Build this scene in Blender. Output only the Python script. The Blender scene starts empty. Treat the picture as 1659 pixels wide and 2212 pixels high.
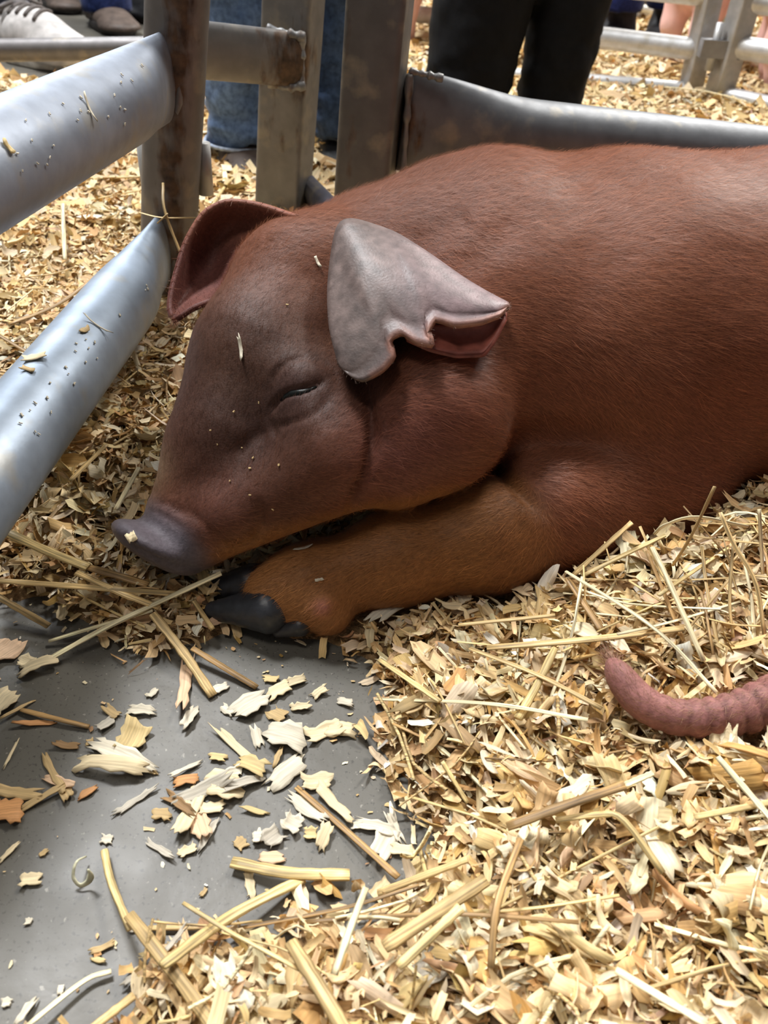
import bpy, bmesh, math, random
import numpy as np
from mathutils import Vector, Matrix
from mathutils.bvhtree import BVHTree

# ------------------------------------------------------------------ camera
W, H, F = 1659.0, 2212.0, 1789.0          # photograph frame and focal length in its pixels
CAM_H, PITCH, ROLL = 0.36, math.radians(38.0), math.radians(4.0)
CAM = np.array([0.0, 0.0, CAM_H])
FWD = np.array([0.0, math.cos(PITCH), -math.sin(PITCH)])
_R0 = np.array([1.0, 0.0, 0.0]); _U0 = np.array([0.0, math.sin(PITCH), math.cos(PITCH)])
RGT = math.cos(ROLL) * _R0 + math.sin(ROLL) * _U0
UPV = -math.sin(ROLL) * _R0 + math.cos(ROLL) * _U0

scene = bpy.context.scene
COL = scene.collection
cam_data = bpy.data.cameras.new('camera')
cam_data.sensor_fit = 'VERTICAL'; cam_data.sensor_height = 36.0
cam_data.lens = F / H * 36.0
cam_data.clip_start = 0.01
cam_data.dof.use_dof = True
cam_data.dof.focus_distance = 0.50
cam_data.dof.aperture_fstop = 14.0
cam = bpy.data.objects.new('camera', cam_data)
cam.matrix_world = Matrix(((RGT[0], UPV[0], -FWD[0], CAM[0]), (RGT[1], UPV[1], -FWD[1], CAM[1]),
                           (RGT[2], UPV[2], -FWD[2], CAM[2]), (0, 0, 0, 1)))
COL.objects.link(cam); scene.camera = cam

# ------------------------------------------------------------------ light: the hall's high ceiling lamps and its pale ambient
world = bpy.data.worlds.new('hall'); scene.world = world; world.use_nodes = True
world.node_tree.nodes['Background'].inputs[0].default_value = (0.95, 0.965, 1.0, 1)
world.node_tree.nodes['Background'].inputs[1].default_value = 0.13
def ceiling_lamp(x, y, z, sx, sy, watt, colr, aim=(0, 0.6, 0)):
    d = bpy.data.lights.new('ceiling_lamp', 'AREA'); d.shape = 'RECTANGLE'; d.size = sx; d.size_y = sy
    d.energy = watt; d.color = colr
    o = bpy.data.objects.new('ceiling_lamp', d); COL.objects.link(o); o.location = (x, y, z)
    o.rotation_euler = (Vector(aim) - Vector((x, y, z))).to_track_quat('-Z', 'Y').to_euler()
ceiling_lamp(-1.3, 2.0, 3.6, 1.0, 0.5, 210, (0.97, 0.985, 1.0))
ceiling_lamp(1.6, 2.6, 3.8, 1.0, 0.5, 110, (1.0, 0.96, 0.90))
ceiling_lamp(-0.9, -0.6, 3.6, 1.0, 0.5, 26, (1.0, 0.95, 0.88))
ceiling_lamp(3.0, 6.0, 4.2, 1.6, 0.8, 420, (1.0, 0.97, 0.92), (3.0, 5.0, 0))
ceiling_lamp(-3.0, 6.0, 4.2, 1.6, 0.8, 200, (0.95, 0.98, 1.0), (-2.0, 4.5, 0))
vs = scene.view_settings
vs.view_transform = 'Standard'; vs.look = 'None'; vs.gamma = 1.0; vs.use_curve_mapping = False
vs.exposure = 0.0

# ------------------------------------------------------------------ helpers
RNG = np.random.default_rng(7)
def ray(px, py):
    return FWD + RGT * ((px - W / 2) / F) - UPV * ((py - H / 2) / F)
def P(px, py, t):                       # the point seen at a pixel, t metres deep
    return CAM + ray(px, py) * t
def G(px, py, z=0.0):                   # the point seen at a pixel on the level z
    d = ray(px, py)
    return CAM + d * ((z - CAM_H) / d[2])
def PR(px, py, t, rpx):                 # point and radius from pixels
    return (P(px, py, t), rpx * t / F)
def project(v):
    q = np.asarray(v) - CAM
    t = q @ FWD
    return np.stack([W / 2 + F * (q @ RGT) / t, H / 2 - F * (q @ UPV) / t, t], -1)

def mesh_from(name, verts, faces, smooth=True):
    me = bpy.data.meshes.new(name)
    verts = np.ascontiguousarray(verts, dtype=np.float32)
    if isinstance(faces, np.ndarray) and faces.ndim == 2:
        n, k = faces.shape
        me.vertices.add(len(verts)); me.vertices.foreach_set('co', verts.ravel())
        me.loops.add(n * k); me.loops.foreach_set('vertex_index', faces.astype(np.int32).ravel())
        me.polygons.add(n)
        me.polygons.foreach_set('loop_start', np.arange(0, n * k, k, dtype=np.int32))
        me.polygons.foreach_set('loop_total', np.full(n, k, dtype=np.int32))
        me.update(calc_edges=True)
    else:
        me.from_pydata([tuple(map(float, v)) for v in verts], [], [tuple(int(i) for i in f) for f in faces]); me.update()
    if smooth:
        me.polygons.foreach_set('use_smooth', np.ones(len(me.polygons), dtype=bool))
    return me
def set_col(me, cols, name='tint'):
    cols = np.asarray(cols, dtype=np.float32)
    if cols.ndim == 1: cols = np.tile(cols, (len(me.vertices), 1))
    a = me.color_attributes.new(name, 'FLOAT_COLOR', 'POINT')
    c4 = np.ones((len(cols), 4), dtype=np.float32); c4[:, :3] = cols
    a.data.foreach_set('color', c4.ravel())
def link(name, me, mat, parent=None):
    o = bpy.data.objects.new(name, me)
    if mat is not None and (len(me.materials) == 0): me.materials.append(mat)
    COL.objects.link(o)
    if parent is not None:
        o.parent = parent
        o.matrix_parent_inverse = Matrix.Translation(-Vector(parent.location))
    return o
def tag(o, label, cat, group=None, kind=None):
    o['label'] = label; o['category'] = cat
    if group: o['group'] = group
    if kind: o['kind'] = kind
    return o
def thing(name, loc, label, cat, group=None):
    o = bpy.data.objects.new(name, None); o.empty_display_size = 0.02
    COL.objects.link(o); o.location = tuple(float(c) for c in loc)
    return tag(o, label, cat, group)
def nrm(v):
    v = np.asarray(v, float); return v / (np.linalg.norm(v, axis=-1, keepdims=True) + 1e-12)
def smooth01(a, b, x):
    t = np.clip((x - a) / (b - a), 0, 1); return t * t * (3 - 2 * t)
def lerp(a, b, t): return a + (b - a) * t

def vnoise(p, scale=1.0, seed=0, octaves=1):
    """smooth value noise in [-1, 1] for points p (n, 3)"""
    p = np.asarray(p, float) * scale
    out = np.zeros(len(p)); amp = 1.0; tot = 0
    for o in range(octaves):
        q = p * (2 ** o) + 17.3 * o
        i = np.floor(q).astype(np.int64); f = q - i; f = f * f * (3 - 2 * f)
        acc = np.zeros(len(p))
        for dx in (0, 1):
            for dy in (0, 1):
                for dz in (0, 1):
                    h = (i[:, 0] + dx) * 374761393 + (i[:, 1] + dy) * 668265263 + (i[:, 2] + dz) * 2147483647 + (seed + o) * 1274126177
                    h = (h ^ (h >> 13)) * 1274126177; h = (h ^ (h >> 16)) & 0xffffff
                    val = h / float(0xffffff) * 2 - 1
                    w = (f[:, 0] if dx else 1 - f[:, 0]) * (f[:, 1] if dy else 1 - f[:, 1]) * (f[:, 2] if dz else 1 - f[:, 2])
                    acc += val * w
        out += acc * amp; tot += amp; amp *= 0.5
    return out / tot

def catmull(pts, n):
    pts = np.asarray(pts, float)
    if len(pts) == 2:
        s = np.linspace(0, 1, n)[:, None]; return pts[0] * (1 - s) + pts[1] * s
    e = np.vstack([2 * pts[0] - pts[1], pts, 2 * pts[-1] - pts[-2]])
    out = []
    for s in np.linspace(0, len(pts) - 1 - 1e-9, n):
        k = int(s); t = s - k
        p0, p1, p2, p3 = e[k], e[k + 1], e[k + 2], e[k + 3]
        out.append(0.5 * ((2 * p1) + (-p0 + p2) * t + (2 * p0 - 5 * p1 + 4 * p2 - p3) * t * t + (-p0 + 3 * p1 - 3 * p2 + p3) * t ** 3))
    return np.array(out)
def tube(path, radii, seg=12, cap=True, up=None, squash=None):
    """loft: path (n,3), radii (n,) or (n,2) (side, up); returns verts, faces"""
    path = np.asarray(path, float); n = len(path)
    radii = np.asarray(radii, float)
    if radii.ndim == 0: radii = np.full(n, float(radii))
    if radii.ndim == 1: radii = np.stack([radii, radii], 1)
    tang = nrm(np.gradient(path, axis=0))
    if up is None: up = np.array([0, 0, 1.0]) if abs(tang[0][2]) < 0.8 else np.array([0, 1.0, 0])
    up = np.asarray(up, float)
    V = []; prev = None
    a = np.linspace(0, 2 * math.pi, seg, endpoint=False)
    for i in range(n):
        u = up if prev is None else prev
        s = nrm(np.cross(tang[i], u)); u2 = np.cross(s, tang[i]); prev = u2
        V.append(path[i] + np.outer(np.cos(a) * radii[i, 0], s) + np.outer(np.sin(a) * radii[i, 1], u2))
    V = np.vstack(V); Fc = []
    for i in range(n - 1):
        for j in range(seg):
            k = (j + 1) % seg
            Fc.append((i * seg + j, i * seg + k, (i + 1) * seg + k, (i + 1) * seg + j))
    if cap:
        Fc.append(tuple(range(seg - 1, -1, -1))); Fc.append(tuple((n - 1) * seg + j for j in range(seg)))
    return V, Fc
def box(c, sx, sy, sz, ax=None):
    """verts, faces of a box about c with half extents along axes ax (3x3 rows)"""
    ax = np.eye(3) if ax is None else np.asarray(ax, float)
    V = [np.asarray(c) + ax[0] * sx * i + ax[1] * sy * j + ax[2] * sz * k for i in (-1, 1) for j in (-1, 1) for k in (-1, 1)]
    return np.array(V), [(0, 1, 3, 2), (4, 6, 7, 5), (0, 4, 5, 1), (2, 3, 7, 6), (0, 2, 6, 4), (1, 5, 7, 3)]
def join(*vf):
    V = []; Fc = []; o = 0
    for v, f in vf:
        V.append(np.asarray(v, float)); Fc += [tuple(i + o for i in q) for q in f]; o += len(v)
    return np.vstack(V), Fc

# ---- signed distances and a surface-nets mesher, for bodies grown as one continuous skin
def sd_cone(p, a, ra, b, rb):
    ba = b - a; l2 = ba @ ba
    h = np.clip(((p - a) @ ba) / l2, 0, 1)
    d = p - a - h[..., None] * ba
    return np.sqrt((d * d).sum(-1)) - (ra + (rb - ra) * h)
def sd_ell(p, c, r, ax):
    q = (p - c) @ np.asarray(ax).T
    k0 = np.sqrt(((q / r) ** 2).sum(-1)); k1 = np.sqrt(((q / (r * r)) ** 2).sum(-1)) + 1e-9
    return k0 * (k0 - 1) / k1
def smin(a, b, k):
    h = np.clip(0.5 + 0.5 * (b - a) / k, 0, 1)
    return b + (a - b) * h - k * h * (1 - h)
def surface_nets(fn, lo, hi, step):
    n = np.ceil((np.array(hi) - np.array(lo)) / step).astype(int) + 1
    xs = [lo[i] + step * np.arange(n[i]) for i in range(3)]
    m = 5                                              # coarse pass first, fine values only near the skin
    nc = np.ceil((n - 1) / m).astype(int)
    cc = [lo[i] + step * m * (np.arange(nc[i]) + 0.5) for i in range(3)]
    cg = np.stack(np.meshgrid(*cc, indexing='ij'), -1)
    cf = fn(cg.reshape(-1, 3)).reshape(cg.shape[:3])
    f = np.repeat(np.repeat(np.repeat(cf, m, 0), m, 1), m, 2)
    f = np.pad(f, [(0, max(0, n[i] - f.shape[i])) for i in range(3)], mode='edge')[:n[0], :n[1], :n[2]].astype(np.float32)
    near = np.abs(cf) < step * m * 1.35
    near = np.repeat(np.repeat(np.repeat(near, m, 0), m, 1), m, 2)
    near = np.pad(near, [(0, max(0, n[i] - near.shape[i])) for i in range(3)], mode='edge')[:n[0], :n[1], :n[2]]
    ii = np.argwhere(near)
    f[near] = fn(np.array(lo) + step * ii)
    s = f < 0
    c = np.zeros(tuple(n - 1), np.int8)
    for dx in (0, 1):
        for dy in (0, 1):
            for dz in (0, 1):
                c += s[dx:n[0] - 1 + dx, dy:n[1] - 1 + dy, dz:n[2] - 1 + dz]
    act = (c > 0) & (c < 8)
    idx = np.argwhere(act); vid = np.full(act.shape, -1, np.int64); vid[act] = np.arange(len(idx))
    acc = np.zeros((len(idx), 3)); cnt = np.zeros(len(idx))
    cor = [(0, 0, 0), (1, 0, 0), (0, 1, 0), (1, 1, 0), (0, 0, 1), (1, 0, 1), (0, 1, 1), (1, 1, 1)]
    val = [f[idx[:, 0] + o[0], idx[:, 1] + o[1], idx[:, 2] + o[2]] for o in cor]
    for a in range(8):
        for b in range(a + 1, 8):
            if sum(abs(cor[a][i] - cor[b][i]) for i in range(3)) != 1: continue
            m = (val[a] < 0) != (val[b] < 0)
            t = val[a][m] / (val[a][m] - val[b][m])
            acc[m] += np.array(cor[a]) + t[:, None] * (np.array(cor[b]) - np.array(cor[a])); cnt[m] += 1
    verts = np.array(lo) + step * (idx + acc / cnt[:, None])
    faces = []
    for ax in range(3):
        b, cc = (ax + 1) % 3, (ax + 2) % 3
        sl0 = [slice(None)] * 3; sl1 = [slice(None)] * 3
        sl0[ax] = slice(0, n[ax] - 1); sl1[ax] = slice(1, n[ax])
        e = np.argwhere(s[tuple(sl0)] != s[tuple(sl1)])
        e = e[(e[:, b] > 0) & (e[:, cc] > 0) & (e[:, b] < n[b] - 1) & (e[:, cc] < n[cc] - 1)]
        inside = s[e[:, 0], e[:, 1], e[:, 2]]
        q = []
        for db, dc in ((1, 1), (0, 1), (0, 0), (1, 0)):
            w = e.copy(); w[:, b] -= db; w[:, cc] -= dc
            q.append(vid[w[:, 0], w[:, 1], w[:, 2]])
        q = np.stack(q, 1); q[~inside] = q[~inside][:, ::-1]
        faces.append(q)
    return verts, np.vstack(faces)
def sdf_snap(fn, v, it=3):
    e = 4e-4
    for _ in range(it):
        d = fn(v)
        g = np.stack([fn(v + np.eye(3)[i] * e) - fn(v - np.eye(3)[i] * e) for i in range(3)], 1) / (2 * e)
        v = v - g * (d / np.maximum((g * g).sum(1), 0.2))[:, None] * 0.9
    return v
def vert_normals(v, q):
    n = np.cross(v[q[:, 2]] - v[q[:, 0]], v[q[:, 3]] - v[q[:, 1]])
    out = np.zeros_like(v)
    for i in range(4): np.add.at(out, q[:, i], n)
    return nrm(out)

# ------------------------------------------------------------------ materials
def new_mat(name):
    m = bpy.data.materials.new(name); m.use_nodes = True
    return m, m.node_tree.nodes, m.node_tree.links, m.node_tree.nodes['Principled BSDF']
def attr_mat(name, rough=0.6, spec=0.4, noise=(60, 0.25), bump=(200, 0.1, 0.001), sheen=0.0, metallic=0.0, stretch=None, coat=0.0):
    """colour from the 'tint' attribute, broken up by noise, with fine relief"""
    m, N, L, b = new_mat(name)
    at = N.new('ShaderNodeAttribute'); at.attribute_name = 'tint'
    tc = N.new('ShaderNodeTexCoord'); src = tc.outputs['Object']
    if stretch:
        mp = N.new('ShaderNodeMapping'); mp.inputs['Scale'].default_value = stretch; L.new(src, mp.inputs[0]); src = mp.outputs[0]
    n1 = N.new('ShaderNodeTexNoise'); n1.inputs['Scale'].default_value = noise[0]; n1.inputs['Detail'].default_value = 4; L.new(src, n1.inputs['Vector'])
    mr = N.new('ShaderNodeMapRange'); mr.inputs[1].default_value = 0.3; mr.inputs[2].default_value = 0.7
    mr.inputs[3].default_value = 1 - noise[1]; mr.inputs[4].default_value = 1 + noise[1]; L.new(n1.outputs[0], mr.inputs[0])
    mx = N.new('ShaderNodeVectorMath'); mx.operation = 'SCALE'; L.new(at.outputs['Color'], mx.inputs[0]); L.new(mr.outputs[0], mx.inputs['Scale'])
    L.new(mx.outputs[0], b.inputs['Base Color'])
    b.inputs['Roughness'].default_value = rough; b.inputs['Specular IOR Level'].default_value = spec
    b.inputs['Metallic'].default_value = metallic
    if sheen: b.inputs['Sheen Weight'].default_value = sheen; b.inputs['Sheen Roughness'].default_value = 0.4
    if bump:
        n2 = N.new('ShaderNodeTexNoise'); n2.inputs['Scale'].default_value = bump[0]; n2.inputs['Detail'].default_value = 3; L.new(src, n2.inputs['Vector'])
        bp = N.new('ShaderNodeBump'); bp.inputs['Strength'].default_value = bump[1]; bp.inputs['Distance'].default_value = bump[2]
        L.new(n2.outputs[0], bp.inputs['Height']); L.new(bp.outputs[0], b.inputs['Normal'])
    return m
# ------------------------------------------------------------------ the red pig
def unit_axes(n, hint):
    n = nrm(n); s = nrm(np.cross(n, hint)); return np.array([s, np.cross(n, s), n])
# limbs and head laid out as joints: (pixel x, pixel y, depth, radius in pixels)
def C(a, b): (pa, ra), (pb, rb) = PR(*a), PR(*b); return (pa, ra, pb, rb)
HEAD_CONES = [C((660, 640, .540, 168), (585, 800, .515, 165)),      # skull
              C((585, 800, .515, 165), (500, 950, .498, 122)),      # face
              C((500, 950, .498, 122), (395, 1110, .488, 78)),      # muzzle
              C((430, 1165, .480, 62), (720, 1000, .470, 112)),     # lower jaw
              C((690, 880, .485, 120), (740, 960, .475, 110))]      # cheek
JOWL_CONES = [C((930, 905, .482, 150), (850, 1000, .476, 100)), C((930, 905, .482, 150), (960, 800, .500, 150))]
NECK_CONES = [C((700, 640, .550, 165), (960, 690, .585, 270))]
LEG_CONES = [C((1290, 1080, .535, 145), (1060, 1160, .505, 112)), C((1060, 1160, .505, 112), (860, 1205, .498, 94)),
             C((860, 1205, .498, 94), (655, 1265, .490, 80)), C((655, 1265, .490, 80), (590, 1285, .486, 66))]
FOOT_CONES = [C((700, 1310, .480, 55), (712, 1325, .480, 44))]
BODY_CHAIN = [(-.01, .575, .098, .085), (.06, .566, .104, .107), (.16, .574, .103, .111), (.32, .605, .106, .116), (.50, .655, .108, .118), (.66, .70, .105, .110)]
SNOUT_C, SNOUT_N = P(332, 1180, .482), nrm(P(332, 1180, .482) - P(430, 1040, .492) + np.array([-.004, -.004, -.012]))
SNOUT_AX = unit_axes(SNOUT_N, UPV)
def pig_sdf(p):
    q = p * np.array([1, .78, 1.0])
    d = None
    for (a, b) in zip(BODY_CHAIN[:-1], BODY_CHAIN[1:]):
        A = np.array(a[:3]) * [1, .78, 1]; B = np.array(b[:3]) * [1, .78, 1]
        s = sd_cone(q, A, a[3], B, b[3]); d = s if d is None else smin(d, s, .02)
    n = sd_cone(p, *NECK_CONES[0]); d = smin(d, n, .035)
    # shoulder blade and ham
    d = smin(d, sd_ell(p, P(1330, 760, .56), np.array([.095, .07, .068]), np.eye(3)), .03)
    h = None
    for c in HEAD_CONES:
        s = sd_cone(p, *c); h = s if h is None else smin(h, s, .018)
    h = smin(h, sd_ell(p, SNOUT_C, np.array([.0315, .0270, .0095]), SNOUT_AX), .010)
    j = smin(sd_cone(p, *JOWL_CONES[0]), sd_cone(p, *JOWL_CONES[1]), .02)
    h = smin(h, j, .010)
    d = smin(d, h, .014)
    l = None
    for c in LEG_CONES:
        s = sd_cone(p, *c); l = s if l is None else smin(l, s, .016)
    for c in FOOT_CONES: l = smin(l, sd_cone(p, *c), .012)
    # the loose skin of the upper arm
    l2 = smin(sd_cone(p, *C((1150, 1010, .515, 55), (1400, 1060, .545, 140))), l, .012)
    d = smin(d, l2, .006 + .034 * smooth01(.10, .20, p[..., 0]))
    return d
pv, pq = surface_nets(pig_sdf, (-.20, .28, -.03), (.80, .92, .26), .0026)
bvh0 = BVHTree.FromPolygons([tuple(v) for v in pv], [tuple(int(i) for i in f) for f in pq])
def on_pig(px, py, lift=0.0, bvh=None):
    d = nrm(ray(px, py)); h = (bvh or bvh0).ray_cast(Vector(CAM), Vector(d))
    if h[0] is None: return None, None
    return np.array(h[0]) + np.array(h[1]) * lift, np.array(h[1])
def trace(pts, n=40):
    c = catmull(np.array(pts, float), n); out = [on_pig(x, y)[0] for x, y in c]
    return np.array([o for o in out if o is not None])
pn = vert_normals(pv, pq)
disp = np.zeros(len(pv))
def near_line(line, rad):
    lo = line.min(0) - rad; hi = line.max(0) + rad
    m = np.where(((pv > lo) & (pv < hi)).all(1))[0]
    d = np.full(len(m), 9.0); s = np.zeros(len(m))
    for k in range(len(line) - 1):
        a, b = line[k], line[k + 1]; ab = b - a; h = np.clip(((pv[m] - a) @ ab) / (ab @ ab + 1e-12), 0, 1)
        e = np.linalg.norm(pv[m] - a - h[:, None] * ab, axis=1)
        w = e < d; d[w] = e[w]; s[w] = (k + h[w]) / (len(line) - 1)
    return m, d, s
def crease(pts, width, depth, fade=True):
    l = trace(pts); m, d, s = near_line(l, width * 3.2)
    f = np.minimum(1, 4 * np.minimum(s, 1 - s) + .25) if fade else 1
    disp[m] -= depth * f * np.exp(-(d / width) ** 2)
def lump(px, py, rad, h):
    c, _ = on_pig(px, py)
    if c is None: return
    d = np.linalg.norm(pv - c, axis=1); disp[:] += h * np.exp(-(d / rad) ** 2)
# cheek fold, jaw line, lip, lids, brow, snout wrinkles, arm folds
crease([(792, 840), (802, 910), (800, 980), (776, 1050), (748, 1108)], .0028, .0060)
lump(850, 1010, .020, .0030)
lump(480, 1110, .016, .0035); crease([(555, 1085), (566, 1120), (548, 1160), (510, 1185)], .0030, .0032)
crease([(400, 1095), (440, 1130), (500, 1180), (560, 1165)], .0022, .0016)
lump(645, 812, .012, .0035); lump(655, 885, .012, .0024); lump(600, 770, .02, .0025)
crease([(585, 880), (588, 830), (615, 795), (665, 780), (712, 795), (730, 830)], .0016, .0018)
crease([(578, 897), (598, 868), (625, 852), (665, 844), (700, 822)], .0018, .0034)
crease([(590, 920), (625, 915), (680, 895), (712, 860)], .0018, .0016)
crease([(580, 897), (588, 925), (600, 945)], .0018, .0014)
crease([(500, 985), (545, 950), (580, 930)], .004, .0016)
crease([(325, 1082), (365, 1092), (410, 1120)], .0017, .0014); crease([(312, 1098), (350, 1112), (395, 1142)], .0017, .0012)
crease([(255, 1150), (300, 1190), (380, 1222), (440, 1232)], .0035, .0022)
lump(1200, 1020, .03, .004)
crease([(1060, 1010), (1100, 1035), (1170, 1110)], .005, .0045)
crease([(1090, 960), (1170, 930), (1300, 930)], .010, .0030)
crease([(860, 540), (940, 500), (1020, 460)], .016, .0026); crease([(1000, 600), (1060, 520), (1130, 460)], .012, .0018)
lump(1590, 480, .05, .006)
crease([(1480, 640), (1540, 900), (1500, 1100)], .02, .004)
lump(700, 1320, .008, .002)
disp += vnoise(pv, 28, 3, 2) * .0012 + vnoise(pv, 90, 5, 2) * .0004
pv = pv + pn * disp[:, None]
pn = vert_normals(pv, pq)
# own colours of the hide, plus face shade put into the head tint
def blob(px, py, rad):
    c, _ = on_pig(px, py)
    if c is None: c = P(px, py, .48)
    return np.exp(-(np.linalg.norm(pv - c, axis=1) / rad) ** 2)
tint = np.tile(np.array([.188, .063, .030]), (len(pv), 1))
def paint(w, colr):
    global tint
    w = np.clip(w, 0, 1)[:, None]; tint = tint * (1 - w) + np.array(colr) * w
nz = vnoise(pv, 22, 11, 3)
paint(.45 + .5 * nz, (.140, .048, .027))
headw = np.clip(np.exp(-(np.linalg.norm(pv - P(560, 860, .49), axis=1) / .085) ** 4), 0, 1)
paint(headw * .9, (.036, .0175, .013))  # dark face skin, painted darker still for the shade on it
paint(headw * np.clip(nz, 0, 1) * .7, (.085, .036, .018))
paint(blob(700, 530, .045) * .8, (.14, .046, .022))
paint(blob(860, 1000, .030) * .8 + blob(960, 900, .03) * .5, (.150, .052, .038))
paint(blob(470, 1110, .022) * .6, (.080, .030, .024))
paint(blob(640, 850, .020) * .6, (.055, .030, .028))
legw = smooth01(.034, .018, np.min([sd_cone(pv, *c) for c in LEG_CONES[1:]], axis=0) + .018 * smooth01(.02, .07, pv[:, 0]))
paint(legw * .9, (.25, .105, .034)); paint(blob(560, 1250, .022) * .8, (.36, .16, .055)); paint(blob(720, 1330, .014) * .7, (.36, .16, .06))
paint(blob(697, 1312, .0042) * .85, (.40, .15, .13))
sn = smooth01(.046, .030, np.linalg.norm(pv - SNOUT_C, axis=1)) * smooth01(-.030, -.012, (pv - SNOUT_C) @ SNOUT_N + .10 * 0)
paint(sn, (.105, .090, .105)); paint(sn * np.clip(nz * 1.5, 0, 1), (.06, .045, .05))
paint(blob(340, 1020, .014) * .7, (.20, .13, .075))
tint *= (1 + .10 * vnoise(pv, 150, 21, 2))[:, None]

M_hide = attr_mat('pig_hide', rough=.55, spec=.20, noise=(420, .20), bump=(900, .35, .0006))
M_hide.node_tree.nodes['Principled BSDF'].inputs['Sheen Weight'].default_value = .10
M_hide.node_tree.nodes['Principled BSDF'].inputs['Sheen Roughness'].default_value = .45
M_hide.node_tree.nodes['Principled BSDF'].inputs['Sheen Tint'].default_value = (1, .75, .62, 1)
M_ear = attr_mat('pig_ear_skin', rough=.46, spec=.4, noise=(160, .28), bump=(700, .3, .0005))
M_horn = attr_mat('hoof_horn', rough=.38, spec=.5, noise=(300, .2), bump=(500, .3, .0004))
pig = thing('red_pig', (.2, .55, 0), 'young reddish brown pig asleep with its chin on its front leg', 'pig')
pm = mesh_from('pig_body', pv, pq); set_col(pm, tint); pig_body = link('body', pm, M_hide, pig)
bvh1 = BVHTree.FromPolygons([tuple(v) for v in pv], [tuple(int(i) for i in f) for f in pq])

# ---- ears: folded sheets with real thickness
def resample(pts, us, n):
    """polyline with parameters us resampled to n even parameters"""
    pts = np.array(pts, float); u = np.linspace(0, 1, n)
    return np.stack([np.interp(u, us, pts[:, k]) for k in range(pts.shape[1])], 1)
def sheet(rows, thick, colf):
    """rows (m, n, 3) grid of points; gives a closed slab"""
    m, n, _ = rows.shape
    du = np.gradient(rows, axis=1); dv = np.gradient(rows, axis=0)
    no = nrm(np.cross(du, dv))
    if (no * (CAM - rows)).sum() < 0: no = -no
    A = (rows + no * thick * .5).reshape(-1, 3); B = (rows - no * thick * .5).reshape(-1, 3)
    fs = []; k = m * n
    for i in range(m - 1):
        for j in range(n - 1):
            a, b, c, d = i * n + j, i * n + j + 1, (i + 1) * n + j + 1, (i + 1) * n + j
            fs.append((a, b, c, d)); fs.append((k + d, k + c, k + b, k + a))
    rim = [(i, 0) for i in range(m)] + [(m - 1, j) for j in range(1, n)] + [(i, n - 1) for i in range(m - 2, -1, -1)] + [(0, j) for j in range(n - 2, 0, -1)]
    rim = [i * n + j for i, j in rim]
    for x, y in zip(rim, rim[1:] + rim[:1]): fs.append((x, y, k + y, k + x))
    V = np.vstack([A, B]); cols = np.vstack([colf(A, True), colf(B, False)])
    return V, fs, cols, no.reshape(-1, 3)
NU = 64
uC = [0, .10, .18, .26, .34, .40, .52, .64, .78, .89, 1]
crest = resample([(735, 785, .4465), (714, 705, .455), (711, 620, .465), (720, 540, .474), (732, 479, .480), (762, 474, .480), (850, 503, .474), (920, 547, .468), (1000, 604, .461), (1050, 634, .456), (1096, 658, .452)], uC, NU)
uF = [0, .06, .12, .19, .25, .29, .34, .42, .50, .545, .59, .64, .74, .86, 1]
free = resample([(737, 790, .4455), (757, 815, .441), (783, 827, .438), (828, 803, .435), (853, 772, .434), (843, 734, .436), (868, 721, .436), (900, 742, .432), (936, 749, .431), (926, 716, .434), (942, 692, .437), (985, 706, .435), (1040, 699, .437), (1080, 684, .441), (1099, 664, .449)], uF, NU)
base = resample([(770, 760, .480), (780, 680, .492), (860, 660, .494), (960, 690, .485), (1040, 715, .476), (1078, 690, .470)], [0, .2, .4, .6, .8, 1], NU)
def soften(c, it):
    for _ in range(it): c = np.vstack([c[:1], .25 * c[:-2] + .5 * c[1:-1] + .25 * c[2:], c[-1:]])
    return c
crest, base = soften(crest, 4), soften(base, 4); free = np.vstack([soften(free[:14], 2), free[14:]])
rows = []
for w in np.linspace(0, 1, 7)[:-1]:
    q = base * (1 - w) + crest * w; q[:, 2] += .010 * math.sin(math.pi * w) - .0; rows.append(q)
for w in np.linspace(0, 1, 22):
    q = crest * (1 - w) + free * w
    q[:, 2] -= .0085 * np.sin(np.pi * np.linspace(.05, .95, NU)) * math.sin(math.pi * min(1, w * 1.15 + .02)) ** .8
    q[:, 2] += (.0012 * np.sin(np.linspace(0, 9, NU) + w * 4)) * w * (1 - w) * 2
    rows.append(q)
rows = np.array(rows); ear_rows = np.array([[P(*c) for c in r] for r in rows])
def earcol(V, front):
    n1 = vnoise(V, 60, 31, 3)[:, None]; n2 = vnoise(V, 220, 33, 2)[:, None]
    c = np.array([.165, .122, .110]) * (1 + .75 * n1 + .35 * n2)
    s = smooth01(760, 1000, project(V)[:, 0])[:, None]
    c = c * (1 - .7 * s) + np.array([.225, .150, .160]) * .7 * s * (1 + .25 * n2 + .2 * n1)
    return np.clip(c, .03, .6)
V, fs, cols, _ = sheet(ear_rows, .0030, earcol)
# pink rim along the free edge
rim = np.array([P(*c) for c in free]); dmin = np.min(np.linalg.norm(V[:, None, :] - rim[None, 10:, :], axis=2), axis=1)
w = smooth01(.0040, .0012, dmin)[:, None]; cols = cols * (1 - w) + np.array([.34, .17, .13]) * w
em = mesh_from('ear_near', V, fs); set_col(em, cols)
near_ear = link('ear', em, M_ear, pig); near_ear['label'] = 'greyish pink ear with notched lower edge'
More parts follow.
